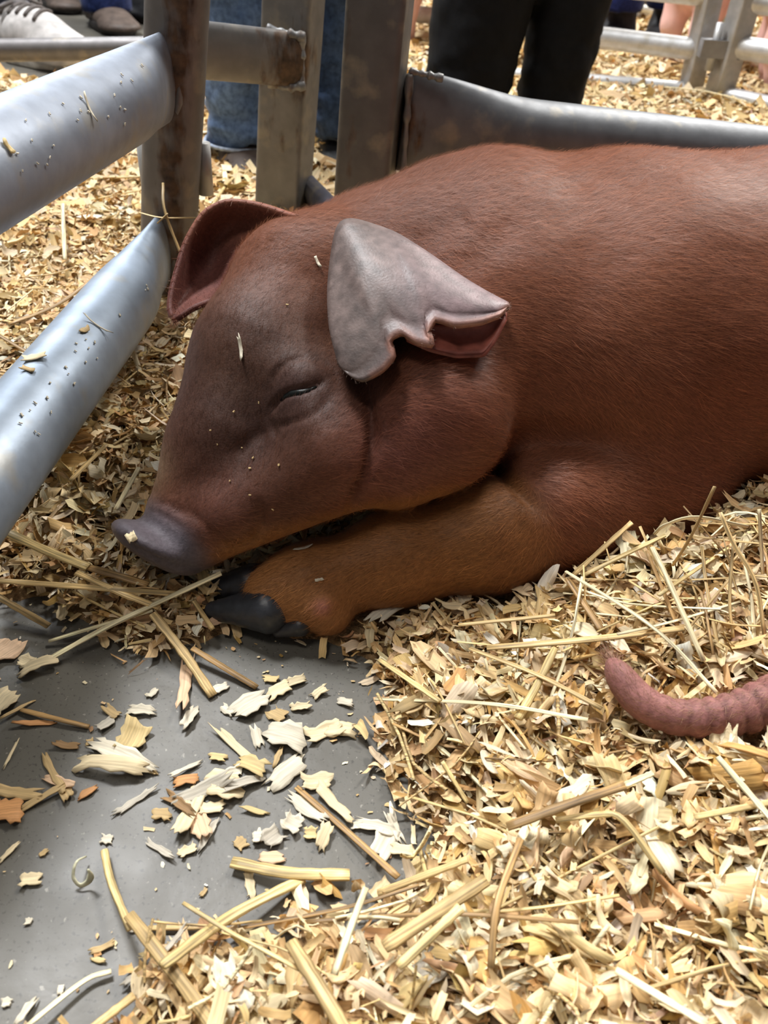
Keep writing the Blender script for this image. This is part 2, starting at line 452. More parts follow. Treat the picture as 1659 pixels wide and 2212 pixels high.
# the pink inside of the near ear
top = resample([(868, 712, .443), (925, 700, .447), (1000, 700, .448), (1060, 692, .449), (1092, 676, .450)], [0, .25, .5, .8, 1], 26)
bot = resample([(880, 735, .440), (930, 757, .439), (985, 770, .440), (1045, 768, .442), (1068, 738, .444), (1092, 690, .447)], [0, .22, .45, .7, .86, 1], 26)
rows = []
for w in np.linspace(0, 1, 9):
    q = top * (1 - w) + bot * w; q[:, 2] += .006 * math.sin(math.pi * w) * np.sin(np.linspace(0, math.pi, 26)); rows.append(q)
for w in (.3, .7, 1.0):
    q = bot.copy(); q[:, 2] += .02 * w; q[:, 1] -= 30 * w; rows.append(q)
rows = np.array([[P(*c) for c in r] for r in rows])
V, fs, cols, _ = sheet(rows, .0020, lambda V, f: np.clip(np.array([.30, .085, .06]) * (1 + .35 * vnoise(V, 90, 41, 2))[:, None], 0, 1))
im = mesh_from('ear_inside', V, fs); set_col(im, cols); link('inner_ear', im, M_ear, near_ear)
# far ear
NF = 30
outer = resample([(645, 468, .508), (560, 440, .520), (488, 431, .528), (436, 458, .530), (397, 525, .528), (370, 620, .520), (361, 676, .514), (374, 693, .511)], [0, .18, .34, .48, .62, .82, .95, 1], NF)
inner = resample([(590, 580, .512), (548, 556, .514), (524, 556, .518), (515, 590, .518), (505, 640, .518), (462, 652, .514), (420, 664, .511), (382, 691, .510)], [0, .16, .30, .45, .62, .78, .90, 1], NF)
outer, inner = soften(outer, 2), soften(inner, 2)
rows = []
for w in np.linspace(0, 1, 13):
    q = outer * (1 - w) + inner * w
    q[:, 2] += .030 * math.sin(math.pi * w) * np.sin(np.linspace(.35, math.pi, NF)) ** .7; rows.append(q)
rows = np.array([[P(*c) for c in r] for r in rows]); far_mid = rows[4:10].reshape(-1, 3)
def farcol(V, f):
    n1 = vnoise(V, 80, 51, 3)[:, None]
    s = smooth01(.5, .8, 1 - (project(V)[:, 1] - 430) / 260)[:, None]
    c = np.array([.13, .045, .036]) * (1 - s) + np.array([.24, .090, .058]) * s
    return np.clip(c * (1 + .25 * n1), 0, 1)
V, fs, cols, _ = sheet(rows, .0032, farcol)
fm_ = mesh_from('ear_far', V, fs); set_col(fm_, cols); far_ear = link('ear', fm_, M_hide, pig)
far_ear_rows = rows

# ---- eye slit, hooves, dewclaw
sl = np.array([on_pig(x, y, 0, bvh1)[0] for x, y in ((606, 866), (618, 857), (633, 852), (650, 850), (668, 844), (684, 835))])
eV, eF = tube(sl - FWD * .0000, np.array([[.0008, .0006], [.0016, .0018], [.0018, .0026], [.0018, .0024], [.0014, .0016], [.0006, .0006]]) * 1.0, 10)
e_ = mesh_from('eye', eV, eF); set_col(e_, np.array([.012, .014, .013])); eo = link('eye', e_, attr_mat('eye_wet', rough=.3, spec=.3, bump=None), pig)
eo['label'] = 'dark eye showing through nearly closed lids'
def toe(a, b, flat, cols):
    pa, ra, pb, rb = C(a, b)
    lo = np.minimum(pa, pb) - .03; hi = np.maximum(pa, pb) + .03
    def f(p):
        d = sd_cone(p, pa, ra, pb, rb)
        return -smin(-d, (p[..., 2] - flat), .004)
    v, q = surface_nets(f, lo, hi, .0016)
    v = sdf_snap(f, v, 2) + 0
    ax = nrm(pb - pa); s = (v - pa) @ ax
    v = v + vert_normals(v, q) * (.00010 * np.sin(s * 900))[:, None]
    m = mesh_from('hoof', v, q); set_col(m, np.array(cols) * (1 + .3 * vnoise(v, 150, 3, 2))[:, None]); return m
link('hoof', toe((578, 1316, .478, 54), (462, 1318, .484, 20), .0015, (.032, .034, .040)), M_horn, pig)
link('hoof', toe((545, 1262, .494, 46), (436, 1278, .502, 20), .004, (.028, .028, .032)), M_horn, pig)
link('dewclaw', toe((648, 1352, .474, 24), (600, 1366, .476, 11), .001, (.030, .028, .030)), M_horn, pig)

# ---- fur: short strands lying along the coat, one tapered blade each
def blades(root, nor, dirv, length, width, cols):
    n = len(root)
    side = nrm(np.cross(dirv, nor)) * width[:, None] * .5
    mid = root + dirv * (length * .55)[:, None] + nor * (length * .02)[:, None]
    tip = root + dirv * length[:, None] - nor * (length * .10)[:, None]
    V = np.stack([root - side, root + side, mid - side * .8, mid + side * .8, tip], 1).reshape(-1, 3)
    i = np.arange(n)[:, None] * 5
    F3 = np.concatenate([i + [0, 1, 3], i + [0, 3, 2], i + [2, 3, 4]], 0)
    return V, F3, np.repeat(cols, 5, axis=0)
def tri_sample(v, q, n, wgt=None):
    c = np.linalg.norm(np.cross(v[q[:, 2]] - v[q[:, 0]], v[q[:, 3]] - v[q[:, 1]]), axis=1)
    if wgt is not None: c = c * wgt
    f = RNG.choice(len(q), n, p=c / c.sum()); a, b = RNG.random(n)[:, None], RNG.random(n)[:, None]
    return f, (v[q[f, 0]] * (1 - a) + v[q[f, 1]] * a) * (1 - b) + (v[q[f, 3]] * (1 - a) + v[q[f, 2]] * a) * b
fc = pv[pq].mean(1); view = nrm(CAM - fc); fn_ = nrm(np.cross(pv[pq[:, 2]] - pv[pq[:, 0]], pv[pq[:, 3]] - pv[pq[:, 1]]))
if (fn_ * (fc - np.array([.2, .56, .1]))).sum() < 0: fn_ = -fn_
snf = sn[pq].mean(1); hdf = headw[pq].mean(1)
wgt = np.where((fn_ * view).sum(1) > -.35, 1.0, .10) * (1 - np.clip(snf * 1.3, 0, 1)) * (fc[:, 2] > .004) * np.where(fc[:, 0] > .42, .15, 1) * (1 - .35 * hdf)
NH = 200000
fi, root = tri_sample(pv, pq, NH, wgt)
nor = fn_[fi]
hw = headw[pq[fi, 0]][:, None]; lw = legw[pq[fi, 0]][:, None]
flow = np.array([.85, .15, -.38]) * (1 - hw) * (1 - lw) + nrm(P(700, 500, .53) - P(380, 1080, .49)) * hw + np.array([-.9, -.25, -.25]) * lw * (1 - hw)
flow = flow + RNG.normal(0, .22, (NH, 3)) + .35 * np.stack([vnoise(root, 18, 61 + k) for k in range(3)], 1)
flow = flow - nor * (flow * nor).sum(1)[:, None]
dirv = nrm(nrm(flow) + nor * RNG.uniform(.12, .50, NH)[:, None])
ln = (.0078 * (1 - .38 * hw[:, 0]) * (1 - .25 * lw[:, 0])) * RNG.uniform(.55, 1.35, NH)
wd = RNG.uniform(.00008, .00016, NH)
hc = tint[pq[fi, 0]] * RNG.uniform(.8, 1.9, (NH, 1)) + np.array([.055, .024, .006]) * RNG.random((NH, 1)) * (1 - .75 * hw)  # strands over the head kept dim to match its painted shade
long = RNG.random(NH) < .03; ln[long] *= 1.6; hc[long] *= 1.5
hV, hF, hC = blades(root, nor, dirv, ln, wd, hc)
# fuzz on the rims of the ears
def rim_fuzz(rows, n, L, colr):
    m, k, _ = rows.shape
    a = RNG.integers(0, m, n); b = RNG.integers(0, k, n)
    r = rows[a, b]; du = np.gradient(rows, axis=1)[a, b]; dv = np.gradient(rows, axis=0)[a, b]; no = nrm(np.cross(du, dv))
    no = no * np.where(RNG.random(n) < .5, 1, -1)[:, None]
    d = nrm(no * .6 + RNG.normal(0, .5, (n, 3)) + nrm(du) * .6)
    return blades(r, no, d, L * RNG.uniform(.5, 1.3, n), np.full(n, .00013), np.array(colr) * RNG.uniform(.7, 1.4, (n, 1)))
parts = [(hV, hF, hC), rim_fuzz(far_ear_rows, 5000, .006, (.30, .13, .08)), rim_fuzz(ear_rows[6:], 2500, .003, (.30, .20, .16))]
def stack(parts):
    V = np.vstack([p[0] for p in parts]); Cc = np.vstack([p[2] for p in parts]); o = 0; Fs = []
    for p in parts: Fs.append(p[1] + o); o += len(p[0])
    return V, np.vstack(Fs), Cc
fV, fF, fC = stack(parts)
M_fur = attr_mat('pig_bristle', rough=.45, spec=.22, noise=(50, .05), bump=None)
fur_me = mesh_from('pig_fur', fV, fF); set_col(fur_me, np.clip(fC, 0, .9))
fur = link('fur', fur_me, M_fur, pig); fur['kind'] = 'stuff'

# ------------------------------------------------------------------ the second pig, of which the photo shows the tail
TAIL = [(1322, 1432, .4135, 14), (1340, 1462, .408, 30), (1388, 1518, .402, 37), (1470, 1551, .398, 39), (1570, 1545, .398, 45), (1665, 1517, .402, 53), (1760, 1470, .41, 62), (1880, 1400, .43, 90)]
tp = catmull([P(*t[:3]) for t in TAIL], 24); tr = np.interp(np.linspace(0, 7, 24), np.arange(8), [t[3] * t[2] / F for t in TAIL])
RUMP = [(np.array([.345, .235, .105]), np.array([.105, .11, .12])), (np.array([.52, .15, .11]), np.array([.17, .13, .125])), (np.array([.36, .16, .045]), np.array([.09, .09, .06]))]
def rump_sdf(p):
    d = None
    for i in range(0, 23): 
        s = sd_cone(p, tp[i], tr[i], tp[i + 1], tr[i + 1]); d = s if d is None else smin(d, s, .002)
    for c, r in RUMP: d = smin(d, sd_ell(p, c, r, np.eye(3)), .03)
    return d
rv, rq = surface_nets(rump_sdf, (.08, -.02, -.03), (.72, .40, .26), .0021)
rn = vert_normals(rv, rq)
dd = np.linalg.norm(rv[:, None, :] - tp[None], axis=2); ti = dd.argmin(1); td = dd.min(1)
arc = np.concatenate([[0], np.cumsum(np.linalg.norm(np.diff(tp, axis=0), axis=1))])
sarc = arc[ti] + ((rv - tp[ti]) * nrm(np.gradient(tp, axis=0))[ti]).sum(1)
tw = smooth01(.02, .012, td) * smooth01(.25, .6, ti / 23.0)
rv = rv + rn * (-.0012 * tw * np.abs(np.sin(sarc * 380 + .6 * vnoise(rv, 120, 2))) ** 6 * 1.6)[:, None] + rn * (.0006 * vnoise(rv, 70, 9, 2))[:, None]
tailw = smooth01(.045, .02, td)
rt = np.array([.20, .062, .034]) * (1 - tailw[:, None]) + np.array([.30, .13, .115]) * tailw[:, None]
rt = rt * (1 + .25 * vnoise(rv, 60, 13, 3) - .35 * tw * np.abs(np.sin(sarc * 380)) ** 10)[:, None]
pig2 = thing('red_pig', (.4, .2, 0), 'second red pig lying at the right edge, only its ringed pinkish tail in view', 'pig')
rm_ = mesh_from('pig_rear', rv, rq); set_col(rm_, np.clip(rt, 0, 1)); link('body', rm_, M_hide, pig2)
fi, root = tri_sample(rv, rq, 14000, np.where(tailw[rq[:, 0]] > .5, 6.0, .35))
n2 = rn[rq[fi, 0]]; fl = -nrm(np.gradient(tp, axis=0))[ti[rq[fi, 0]]] + RNG.normal(0, .35, (len(fi), 3)); fl -= n2 * (fl * n2).sum(1)[:, None]
V, F3, Cc = blades(root, n2, nrm(nrm(fl) + n2 * RNG.uniform(.2, .8, len(fi))[:, None]), RNG.uniform(.003, .007, len(fi)), np.full(len(fi), .00013), np.tile(np.array([.36, .20, .12]), (len(fi), 1)) * RNG.uniform(.6, 1.3, (len(fi), 1)))
tipn = 160; tb = tp[0] + RNG.normal(0, .0015, (tipn, 3)); tdv = nrm(nrm(tp[0] - tp[2]) + RNG.normal(0, .35, (tipn, 3)))
V2, F32, C2 = blades(tb, nrm(np.cross(tdv, RNG.normal(0, 1, (tipn, 3)))), tdv, RNG.uniform(.006, .016, tipn), np.full(tipn, .00018), np.tile(np.array([.30, .15, .10]), (tipn, 1)))
V, F3, Cc = stack([(V, F3, Cc), (V2, F32, C2)])
tf = mesh_from('tail_fur', V, F3); set_col(tf, Cc); o = link('fur', tf, M_fur, pig2); o['kind'] = 'stuff'
# ------------------------------------------------------------------ the floor
def concrete():
    m, N, L, b = new_mat('sealed_concrete')
    tc = N.new('ShaderNodeTexCoord')
    def noise(sc, det, dist=0):
        n = N.new('ShaderNodeTexNoise'); n.inputs['Scale'].default_value = sc; n.inputs['Detail'].default_value = det; n.inputs['Distortion'].default_value = dist
        L.new(tc.outputs['Object'], n.inputs['Vector']); return n.outputs[0]
    r = N.new('ShaderNodeValToRGB'); r.color_ramp.elements[0].position = .3; r.color_ramp.elements[1].position = .7
    r.color_ramp.elements[0].color = (.098, .090, .074, 1); r.color_ramp.elements[1].color = (.150, .140, .118, 1); L.new(noise(9, 6, .4), r.inputs[0])
    sp = N.new('ShaderNodeValToRGB'); sp.color_ramp.elements[0].position = .30; sp.color_ramp.elements[0].color = (.45, .45, .45, 1)
    sp.color_ramp.elements[1].position = .40; sp.color_ramp.elements[1].color = (1, 1, 1, 1); L.new(noise(480, 2), sp.inputs[0])
    mu = N.new('ShaderNodeMix'); mu.data_type = 'RGBA'; mu.blend_type = 'MULTIPLY'; mu.inputs[0].default_value = .8
    L.new(r.outputs[0], mu.inputs[6]); L.new(sp.outputs[0], mu.inputs[7])
    ls = N.new('ShaderNodeValToRGB'); ls.color_ramp.elements[0].position = .66; ls.color_ramp.elements[0].color = (0, 0, 0, 1); ls.color_ramp.elements[1].position = .74; ls.color_ramp.elements[1].color = (.16, .15, .13, 1)
    L.new(noise(330, 3), ls.inputs[0])
    ad = N.new('ShaderNodeMix'); ad.data_type = 'RGBA'; ad.blend_type = 'ADD'; ad.inputs[0].default_value = 1; L.new(mu.outputs[2], ad.inputs[6]); L.new(ls.outputs[0], ad.inputs[7])
    L.new(ad.outputs[2], b.inputs['Base Color'])
    rr = N.new('ShaderNodeMapRange'); rr.inputs[3].default_value = .30; rr.inputs[4].default_value = .55; L.new(noise(30, 4), rr.inputs[0]); L.new(rr.outputs[0], b.inputs['Roughness'])
    b.inputs['Specular IOR Level'].default_value = .36
    bp = N.new('ShaderNodeBump'); bp.inputs['Strength'].default_value = .25; bp.inputs['Distance'].default_value = .002; L.new(noise(45, 5), bp.inputs['Height']); L.new(bp.outputs[0], b.inputs['Normal'])
    return m
V, Fc = box((0, 4, -.05), 9, 9, .05)
floor = link('floor', mesh_from('floor', V, Fc, False), concrete()); floor['kind'] = 'structure'; floor['label'] = 'smooth grey sealed concrete floor with dark specks'

# where the concrete lies bare, as outlines on the floor
BARE_PX = [(-400, 1310), (60, 1330), (170, 1375), (300, 1432), (415, 1400), (500, 1375), (640, 1390), (700, 1425), (770, 1452), (795, 1530), (760, 1600), (800, 1700), (850, 1760), (905, 1790), (900, 1850), (800, 1925),
           (700, 1935), (560, 1985), (430, 1990), (300, 2050), (240, 2150), (150, 2260), (-400, 2400)]
BARE = np.array([G(x, y)[:2] for x, y in BARE_PX])
AISLE = np.array([G(x, y)[:2] for x, y in ((-600, 170), (100, 170), (330, 120), (470, 100), (560, 40), (700, -60))] + [(-.3, 9.0), (-8.0, 9.0), (-8.0, 1.6)])
def poly_sd(p, poly):
    """signed distance, positive outside"""
    d = np.full(len(p), 1e9); ins = np.zeros(len(p), bool)
    for a, b in zip(poly, np.roll(poly, -1, 0)):
        ab = b - a; h = np.clip(((p - a) @ ab) / (ab @ ab), 0, 1)
        d = np.minimum(d, np.linalg.norm(p - a - h[:, None] * ab, axis=1))
        c = (a[1] > p[:, 1]) != (b[1] > p[:, 1])
        ins ^= c & (p[:, 0] < (b[0] - a[0]) * (p[:, 1] - a[1]) / (b[1] - a[1] + 1e-12) + a[0])
    return np.where(ins, -d, d)
HUMPS = [(G(1500, 1250), .09, .022), (G(1659, 1210), .08, .012), (G(1640, 1700), .10, .015), (G(200, 900), .15, .012), (G(380, 700), .10, .010)]
def bed_height(p):
    q = np.column_stack([p, np.zeros(len(p))])
    d = np.minimum(poly_sd(p, BARE) + .012 * vnoise(q, 40, 71, 2), poly_sd(p, AISLE) + .05 * vnoise(q, 6, 72, 2))
    h = .009 * smooth01(-.004, .035, d) + .010 * smooth01(.03, .16, d) - .009 * smooth01(.95, 1.3, p[:, 1]) - .006 * smooth01(.005, -.01, d)
    for c, r, a in HUMPS: h = h + a * np.exp(-((p - c[:2]) ** 2).sum(1) / r ** 2) * smooth01(0, .05, d)
    return h + smooth01(0, .05, d) * .0045 * vnoise(q, 22, 73, 3), d
# the settled fines under the loose shavings
def ground_grid(x0, x1, y0, y1, n, m):
    X, Y = np.meshgrid(np.linspace(x0, x1, n), np.linspace(y0, y1, m), indexing='ij'); p = np.column_stack([X.ravel(), Y.ravel()])
    h, d = bed_height(p); z = h - .003 + .0015 * vnoise(np.column_stack([p, p[:, 0] * 0]), 130, 75, 2)
    V = np.column_stack([p, z]); i = np.arange(n * m).reshape(n, m)
    Fq = np.stack([i[:-1, :-1], i[1:, :-1], i[1:, 1:], i[:-1, 1:]], -1).reshape(-1, 4)
    keep = (V[Fq][:, :, 2].max(1) > -.001)
    return V, Fq[keep]
Va, Fa = ground_grid(-.7, .7, .02, 1.2, 220, 200)
Vb, Fb = ground_grid(-6, 6, 1.2, 8.5, 160, 110)
V = np.vstack([Va, Vb]); Fq = np.vstack([Fa, Fb + len(Va)])
M_fines = attr_mat('sawdust_fines', rough=.9, spec=.1, noise=(220, .55), bump=(400, 1.0, .004))
me = mesh_from('bedding_fines', V, Fq); set_col(me, np.array([.34, .215, .105]) * (1 + .35 * vnoise(V, 35, 81, 3))[:, None])
fines = tag(link('sawdust_bedding', me, M_fines), 'settled tan sawdust under the loose shavings across the pen', 'sawdust', kind='stuff')

# ------------------------------------------------------------------ galvanised pen panels
def galvanised():
    m, N, L, b = new_mat('galvanised_steel')
    tc = N.new('ShaderNodeTexCoord'); at = N.new('ShaderNodeAttribute'); at.attribute_name = 'rust'
    def noise(sc, det, stretch=None):
        src = tc.outputs['Object']
        if stretch:
            mp = N.new('ShaderNodeMapping'); mp.inputs['Scale'].default_value = stretch; L.new(src, mp.inputs[0]); src = mp.outputs[0]
        n = N.new('ShaderNodeTexNoise'); n.inputs['Scale'].default_value = sc; n.inputs['Detail'].default_value = det; L.new(src, n.inputs['Vector']); return n.outputs[0]
    def ramp(fac, a, b_, ca, cb):
        r = N.new('ShaderNodeValToRGB'); r.color_ramp.elements[0].position = a; r.color_ramp.elements[1].position = b_
        r.color_ramp.elements[0].color = (*ca, 1); r.color_ramp.elements[1].color = (*cb, 1); L.new(fac, r.inputs[0]); return r.outputs[0]
    ta = N.new('ShaderNodeAttribute'); ta.attribute_name = 'tint'
    base = ramp(noise(60, 5), .35, .7, (.88, .88, .88), (1.10, 1.10, 1.10))
    mb = N.new('ShaderNodeMix'); mb.data_type = 'RGBA'; mb.blend_type = 'MULTIPLY'; mb.inputs[0].default_value = 1; L.new(ta.outputs['Color'], mb.inputs[6]); L.new(base, mb.inputs[7])
    dust = ramp(noise(34, 6), .56, .70, (0, 0, 0), (1, 1, 1))
    md = N.new('ShaderNodeMix'); md.data_type = 'RGBA'; L.new(dust, md.inputs[0]); L.new(mb.outputs[2], md.inputs[6]); md.inputs[7].default_value = (.42, .37, .27, 1)
    sc = N.new('ShaderNodeMath'); sc.operation = 'MULTIPLY'; sc.inputs[1].default_value = .45; L.new(dust, sc.inputs[0]); L.new(sc.outputs[0], md.inputs[0])
    rn_ = N.new('ShaderNodeMath'); rn_.operation = 'ADD'; L.new(noise(95, 9, (1, 1, .30)), rn_.inputs[0]); L.new(at.outputs['Fac'], rn_.inputs[1])
    rust = ramp(rn_.outputs[0], .78, 1.22, (0, 0, 0), (1, 1, 1))
    rc = ramp(noise(120, 4), .3, .7, (.035, .020, .013), (.15, .085, .045))
    mr = N.new('ShaderNodeMix'); mr.data_type = 'RGBA'; L.new(rust, mr.inputs[0]); L.new(md.outputs[2], mr.inputs[6]); L.new(rc, mr.inputs[7])
    L.new(mr.outputs[2], b.inputs['Base Color'])
    me_ = N.new('ShaderNodeMapRange'); me_.inputs[3].default_value = .55; me_.inputs[4].default_value = .1; L.new(rust, me_.inputs[0]); L.new(me_.outputs[0], b.inputs['Metallic'])
    ro = N.new('ShaderNodeMapRange'); ro.inputs[3].default_value = .44; ro.inputs[4].default_value = .60; L.new(noise(90, 3), ro.inputs[0]); L.new(ro.outputs[0], b.inputs['Roughness'])
    bp = N.new('ShaderNodeBump'); bp.inputs['Strength'].default_value = .3; bp.inputs['Distance'].default_value = .0004; L.new(noise(160, 4), bp.inputs['Height']); L.new(bp.outputs[0], b.inputs['Normal'])
    return m
M_galv = galvanised()
def metal_part(name, V, Fc, parent, tintc, rustpts=(), rust0=.0, smooth=True):
    me = mesh_from(name, V, Fc, smooth)
    V = np.asarray(V); set_col(me, np.array(tintc))
    r = np.full(len(V), rust0)
    for c, rad, a in rustpts: r = np.maximum(r, a * np.exp(-(np.linalg.norm(V - c, axis=1) / rad) ** 2))
    at = me.attributes.new('rust', 'FLOAT', 'POINT'); at.data.foreach_set('value', r.astype(np.float32))
    return link(name, me, M_galv, parent)
def pipe(name, a, b, r, parent, tintc, flat_a=None, flat_b=None, n=70, seg=28, flen=.13, flare=.42, **kw):
    """round pipe a-b whose ends are pressed flat and tall where they are welded"""
    L_ = np.linalg.norm(b - a); s = np.linspace(0, 1, n) ** 1.0
    path = a + np.outer(s, b - a); rad = np.zeros((n, 2))
    for i, t in enumerate(s):
        fa = smooth01(flen, .0, t * L_) if flat_a else 0; fb = smooth01(flen, .0, (1 - t) * L_) if flat_b else 0
        f = max(fa, fb); rad[i] = (r * (1 - .72 * f), r * (1 + flare * f))
    V, Fc = tube(path, rad, seg, up=(0, 0, 1)); return metal_part(name, V, Fc, parent, tintc, **kw)
def square_post(a, b, hw, hd, yaw, n=60):
    """rounded square tube from a up to b"""
    ax = nrm(b - a); s = np.array([math.cos(yaw), math.sin(yaw), 0]); s = nrm(s - ax * (s @ ax)); d = np.cross(ax, s); c = .22
    prof = []
    for qx, qy, a0 in ((1, 1, 0), (-1, 1, 90), (-1, -1, 180), (1, -1, 270)):
        for k in range(5):
            t = math.radians(a0 + k * 22.5); prof.append((qx * (1 - c) + c * math.cos(t), qy * (1 - c) + c * math.sin(t)))
    V = []; m = len(prof)
    for i in range(n):
        o = a + (b - a) * i / (n - 1)
        for x, y in prof: V.append(o + s * x * hw + d * y * hd)
    Fc = [(i * m + j, i * m + (j + 1) % m, (i + 1) * m + (j + 1) % m, (i + 1) * m + j) for i in range(n - 1) for j in range(m)]
    Fc += [tuple(range(m - 1, -1, -1)), tuple((n - 1) * m + j for j in range(m))]
    return np.array(V), Fc
def weld_bead(name, pts, r, parent, tintc=(.25, .25, .25)):
    V, Fc = tube(catmull(pts, 40), r * (1 + .35 * np.interp(np.arange(40), np.arange(0, 41, 2.5), np.random.default_rng(5).uniform(-1, 1, 17))), 8); return metal_part(name, V, Fc, parent, tintc, rust0=.30)
def post_axis(base_px, top_px, z_top):
    b = G(*base_px, 0); t = None
    # the top lies in the upright plane through the base that faces the camera
    d = ray(*top_px); k = b[1] / d[1]; q = CAM + d * k; u = nrm(q - b)
    return b, b + u * ((z_top - b[2]) / u[2])
def at_height(a, b, z): return a + (b - a) * ((z - a[2]) / (b[2] - a[2]))
def on_axis(a, b, py):
    lo, hi = 0.0, 1.0
    for _ in range(40):
        m = (lo + hi) / 2
        if project(a + (b - a) * m)[1] > py: lo = m
        else: hi = m
    return a + (b - a) * lo
# left panel: round post and two rails coming towards the camera
p1a, p1b = post_axis((358, 715), (383, 0), .62)
lp = thing('pen_panel', p1a, 'galvanised pen panel on the left whose two thick pale rails slant to the near left', 'pen panel')
ju = on_axis(p1a, p1b, 158); jl = on_axis(p1a, p1b, 524)
r_post = 66 * project(ju)[2] / F
V, Fc = tube(p1a + np.outer(np.linspace(0, 1, 80), p1b - p1a), r_post, 28, up=(0, 1, 0))
front = np.array([.10, -1, 0]) * r_post
metal_part('post', V, Fc, lp, (.21, .20, .195), rustpts=[(p1a + (p1b - p1a) * k + front + np.array([.004, 0, 0]), .017, .55) for k in np.linspace(.02, .9, 26)])
far_u = G(-420, 575, ju[2]); e0 = G(0, 350, ju[2]); far_u = ju + (e0 - ju) * 1.75
e1 = G(0, 985, jl[2]); far_l = jl + (e1 - jl) * 1.75
su = nrm(e0 - ju) * r_post * .78; sl_ = nrm(e1 - jl) * r_post * .78
ru = .5 * 236 * project(e0)[2] / F; rl = .5 * 207 * project(e1)[2] / F
pipe('rail', ju + su, far_u, ru, lp, (.33, .365, .43), flat_a=True, flen=.10, flare=.06, rustpts=[(ju + su, .018, .45)])
pipe('rail', jl + sl_, far_l, rl, lp, (.33, .39, .47), flat_a=True, flen=.12, flare=.16, rustpts=[(jl + sl_, .012, .4)])
for j, s_, r in ((ju, su, ru), (jl, sl_, rl)):
    sd = nrm(np.cross(s_, [0, 0, 1.0])); c0 = j + s_ * 1.02
    weld_bead('weld_bead', [c0 + sd * math.cos(a) * r * .34 + np.array([0, 0, 1.0]) * math.sin(a) * r * 1.05 for a in np.linspace(0, 2 * math.pi, 14)], .0028, lp)
# hinge knuckle on the post's far side and the grey sleeve on its left
hz = on_axis(p1a, p1b, 345)
V, Fc = tube([hz + np.array([r_post * 1.0, .012, -.030]), hz + np.array([r_post * 1.0, .012, .012])], .0065, 14); metal_part('hinge_pin', V, Fc, lp, (.45, .44, .42), rust0=.1)
hz = on_axis(p1a, p1b, 390)
V, Fc = tube([hz + np.array([-r_post * .82, .016, -.045]), hz + np.array([-r_post * .82, .016, .035])], .011, 16); metal_part('hinge_sleeve', V, Fc, lp, (.50, .49, .47), rust0=.1)
# middle panel: square post and the short flat-ended rail back to the hinge
p2a, p2b = post_axis((608, 500), (635, 0), .75)
mp_ = thing('pen_panel', p2a, 'square steel gate upright with a short flat rail, in front of the blue jeans', 'pen panel')
jm = on_axis(p2a, p2b, 130); t2 = project(jm)[2]
V, Fc = square_post(p2a, p2b, 54 * t2 / F, 50 * t2 / F, math.radians(-14))
metal_part('post', V, Fc, mp_, (.22, .215, .21), rustpts=[(jm + np.array([.0, -.03, 0]), .042, .60), (at_height(p2a, p2b, .02), .04, .5), (at_height(p2a, p2b, jm[2] - .07) + np.array([-.01, -.03, 0]), .03, .45)])
rA = P(648, 130, t2 * .955); rB = P(425, 108, t2 * .90)
s = np.linspace(0, 1, 40); pth = rA + np.outer(s, rB - rA)
V, Fc = tube(pth, np.stack([np.full(40, .010), np.full(40, 54 * t2 * .95 / F)], 1), 28, up=(0, 0, 1))
metal_part('rail', V, Fc, mp_, (.22, .21, .20), rustpts=[(rA, .055, .58)])
for dz in (1, -1):
    c0 = rA + np.array([0, -.004, dz * 52 * t2 * .95 / F]); weld_bead('weld_bead', [c0 + np.array([-.032, 0, .002]), c0 + np.array([-.012, -.004, 0]), c0 + np.array([.006, -.002, -.003 * dz])], .0042, mp_)
weld_bead('weld_bead', [rA + np.array([.003, -.006, z]) for z in (-.026, 0, .026)], .0032, mp_)
# right panel: square post and the rail that runs behind the pig
p3a, p3b = post_axis((770, 640), (822, 0), .62)
rp = thing('pen_panel', p3a, 'steel pen panel standing behind the red pig, its rail running to the right edge', 'pen panel')
jr = on_axis(p3a, p3b, 255); t3 = project(jr)[2]
V, Fc = square_post(p3a, p3b, 61 * t3 / F, 52 * t3 / F, math.radians(-10))
metal_part('post', V, Fc, rp, (.15, .145, .14), rustpts=[(p3a + (p3b - p3a) * k + np.array([-.012, -.032, 0]), .020, .56) for k in np.linspace(.1, .95, 24)])
e3 = P(1659, 345, .86); st = jr + nrm(e3 - jr) * .030; far_r = jr + (e3 - jr) * 1.5
pipe('rail', st, far_r, .031, rp, (.16, .168, .18), flat_a=True, rustpts=[(st, .03, .55)])
weld_bead('weld_bead', [st + np.array([.004, -.012, z]) for z in np.linspace(-.042, .042, 8)], .003, rp)
weld_bead('weld_bead', [st + np.array([.004 + .03 * k, -.010, .044 - .004 * k]) for k in np.linspace(0, 1, 6)], .003, rp)
lo_r = at_height(p3a, p3b, .045); V, Fc = tube([lo_r + np.array([0, .03, 0]), at_height(p2a, p2b, .05) + np.array([.02, .03, 0])], [(.012, .016), (.012, .016)], 16, up=(0, 0, 1)); metal_part('lower_bar', V, Fc, rp, (.15, .15, .19))
# far left panel: one dark rail across the shoes
bl = thing('pen_panel', G(-120, 190), 'dark steel rail running level across the white sneaker at upper left', 'pen panel')
a_, b_ = P(-260, 112, 1.36), P(632, 100, 1.36)
pipe('rail', b_, a_, .0172, bl, (.20, .19, .19), n=30)
for q in (a_, b_): V, Fc = tube([np.array([q[0], q[1] + .02, .0]), np.array([q[0], q[1] + .02, .75])], .018, 16); metal_part('post', V, Fc, bl, (.33, .33, .33))
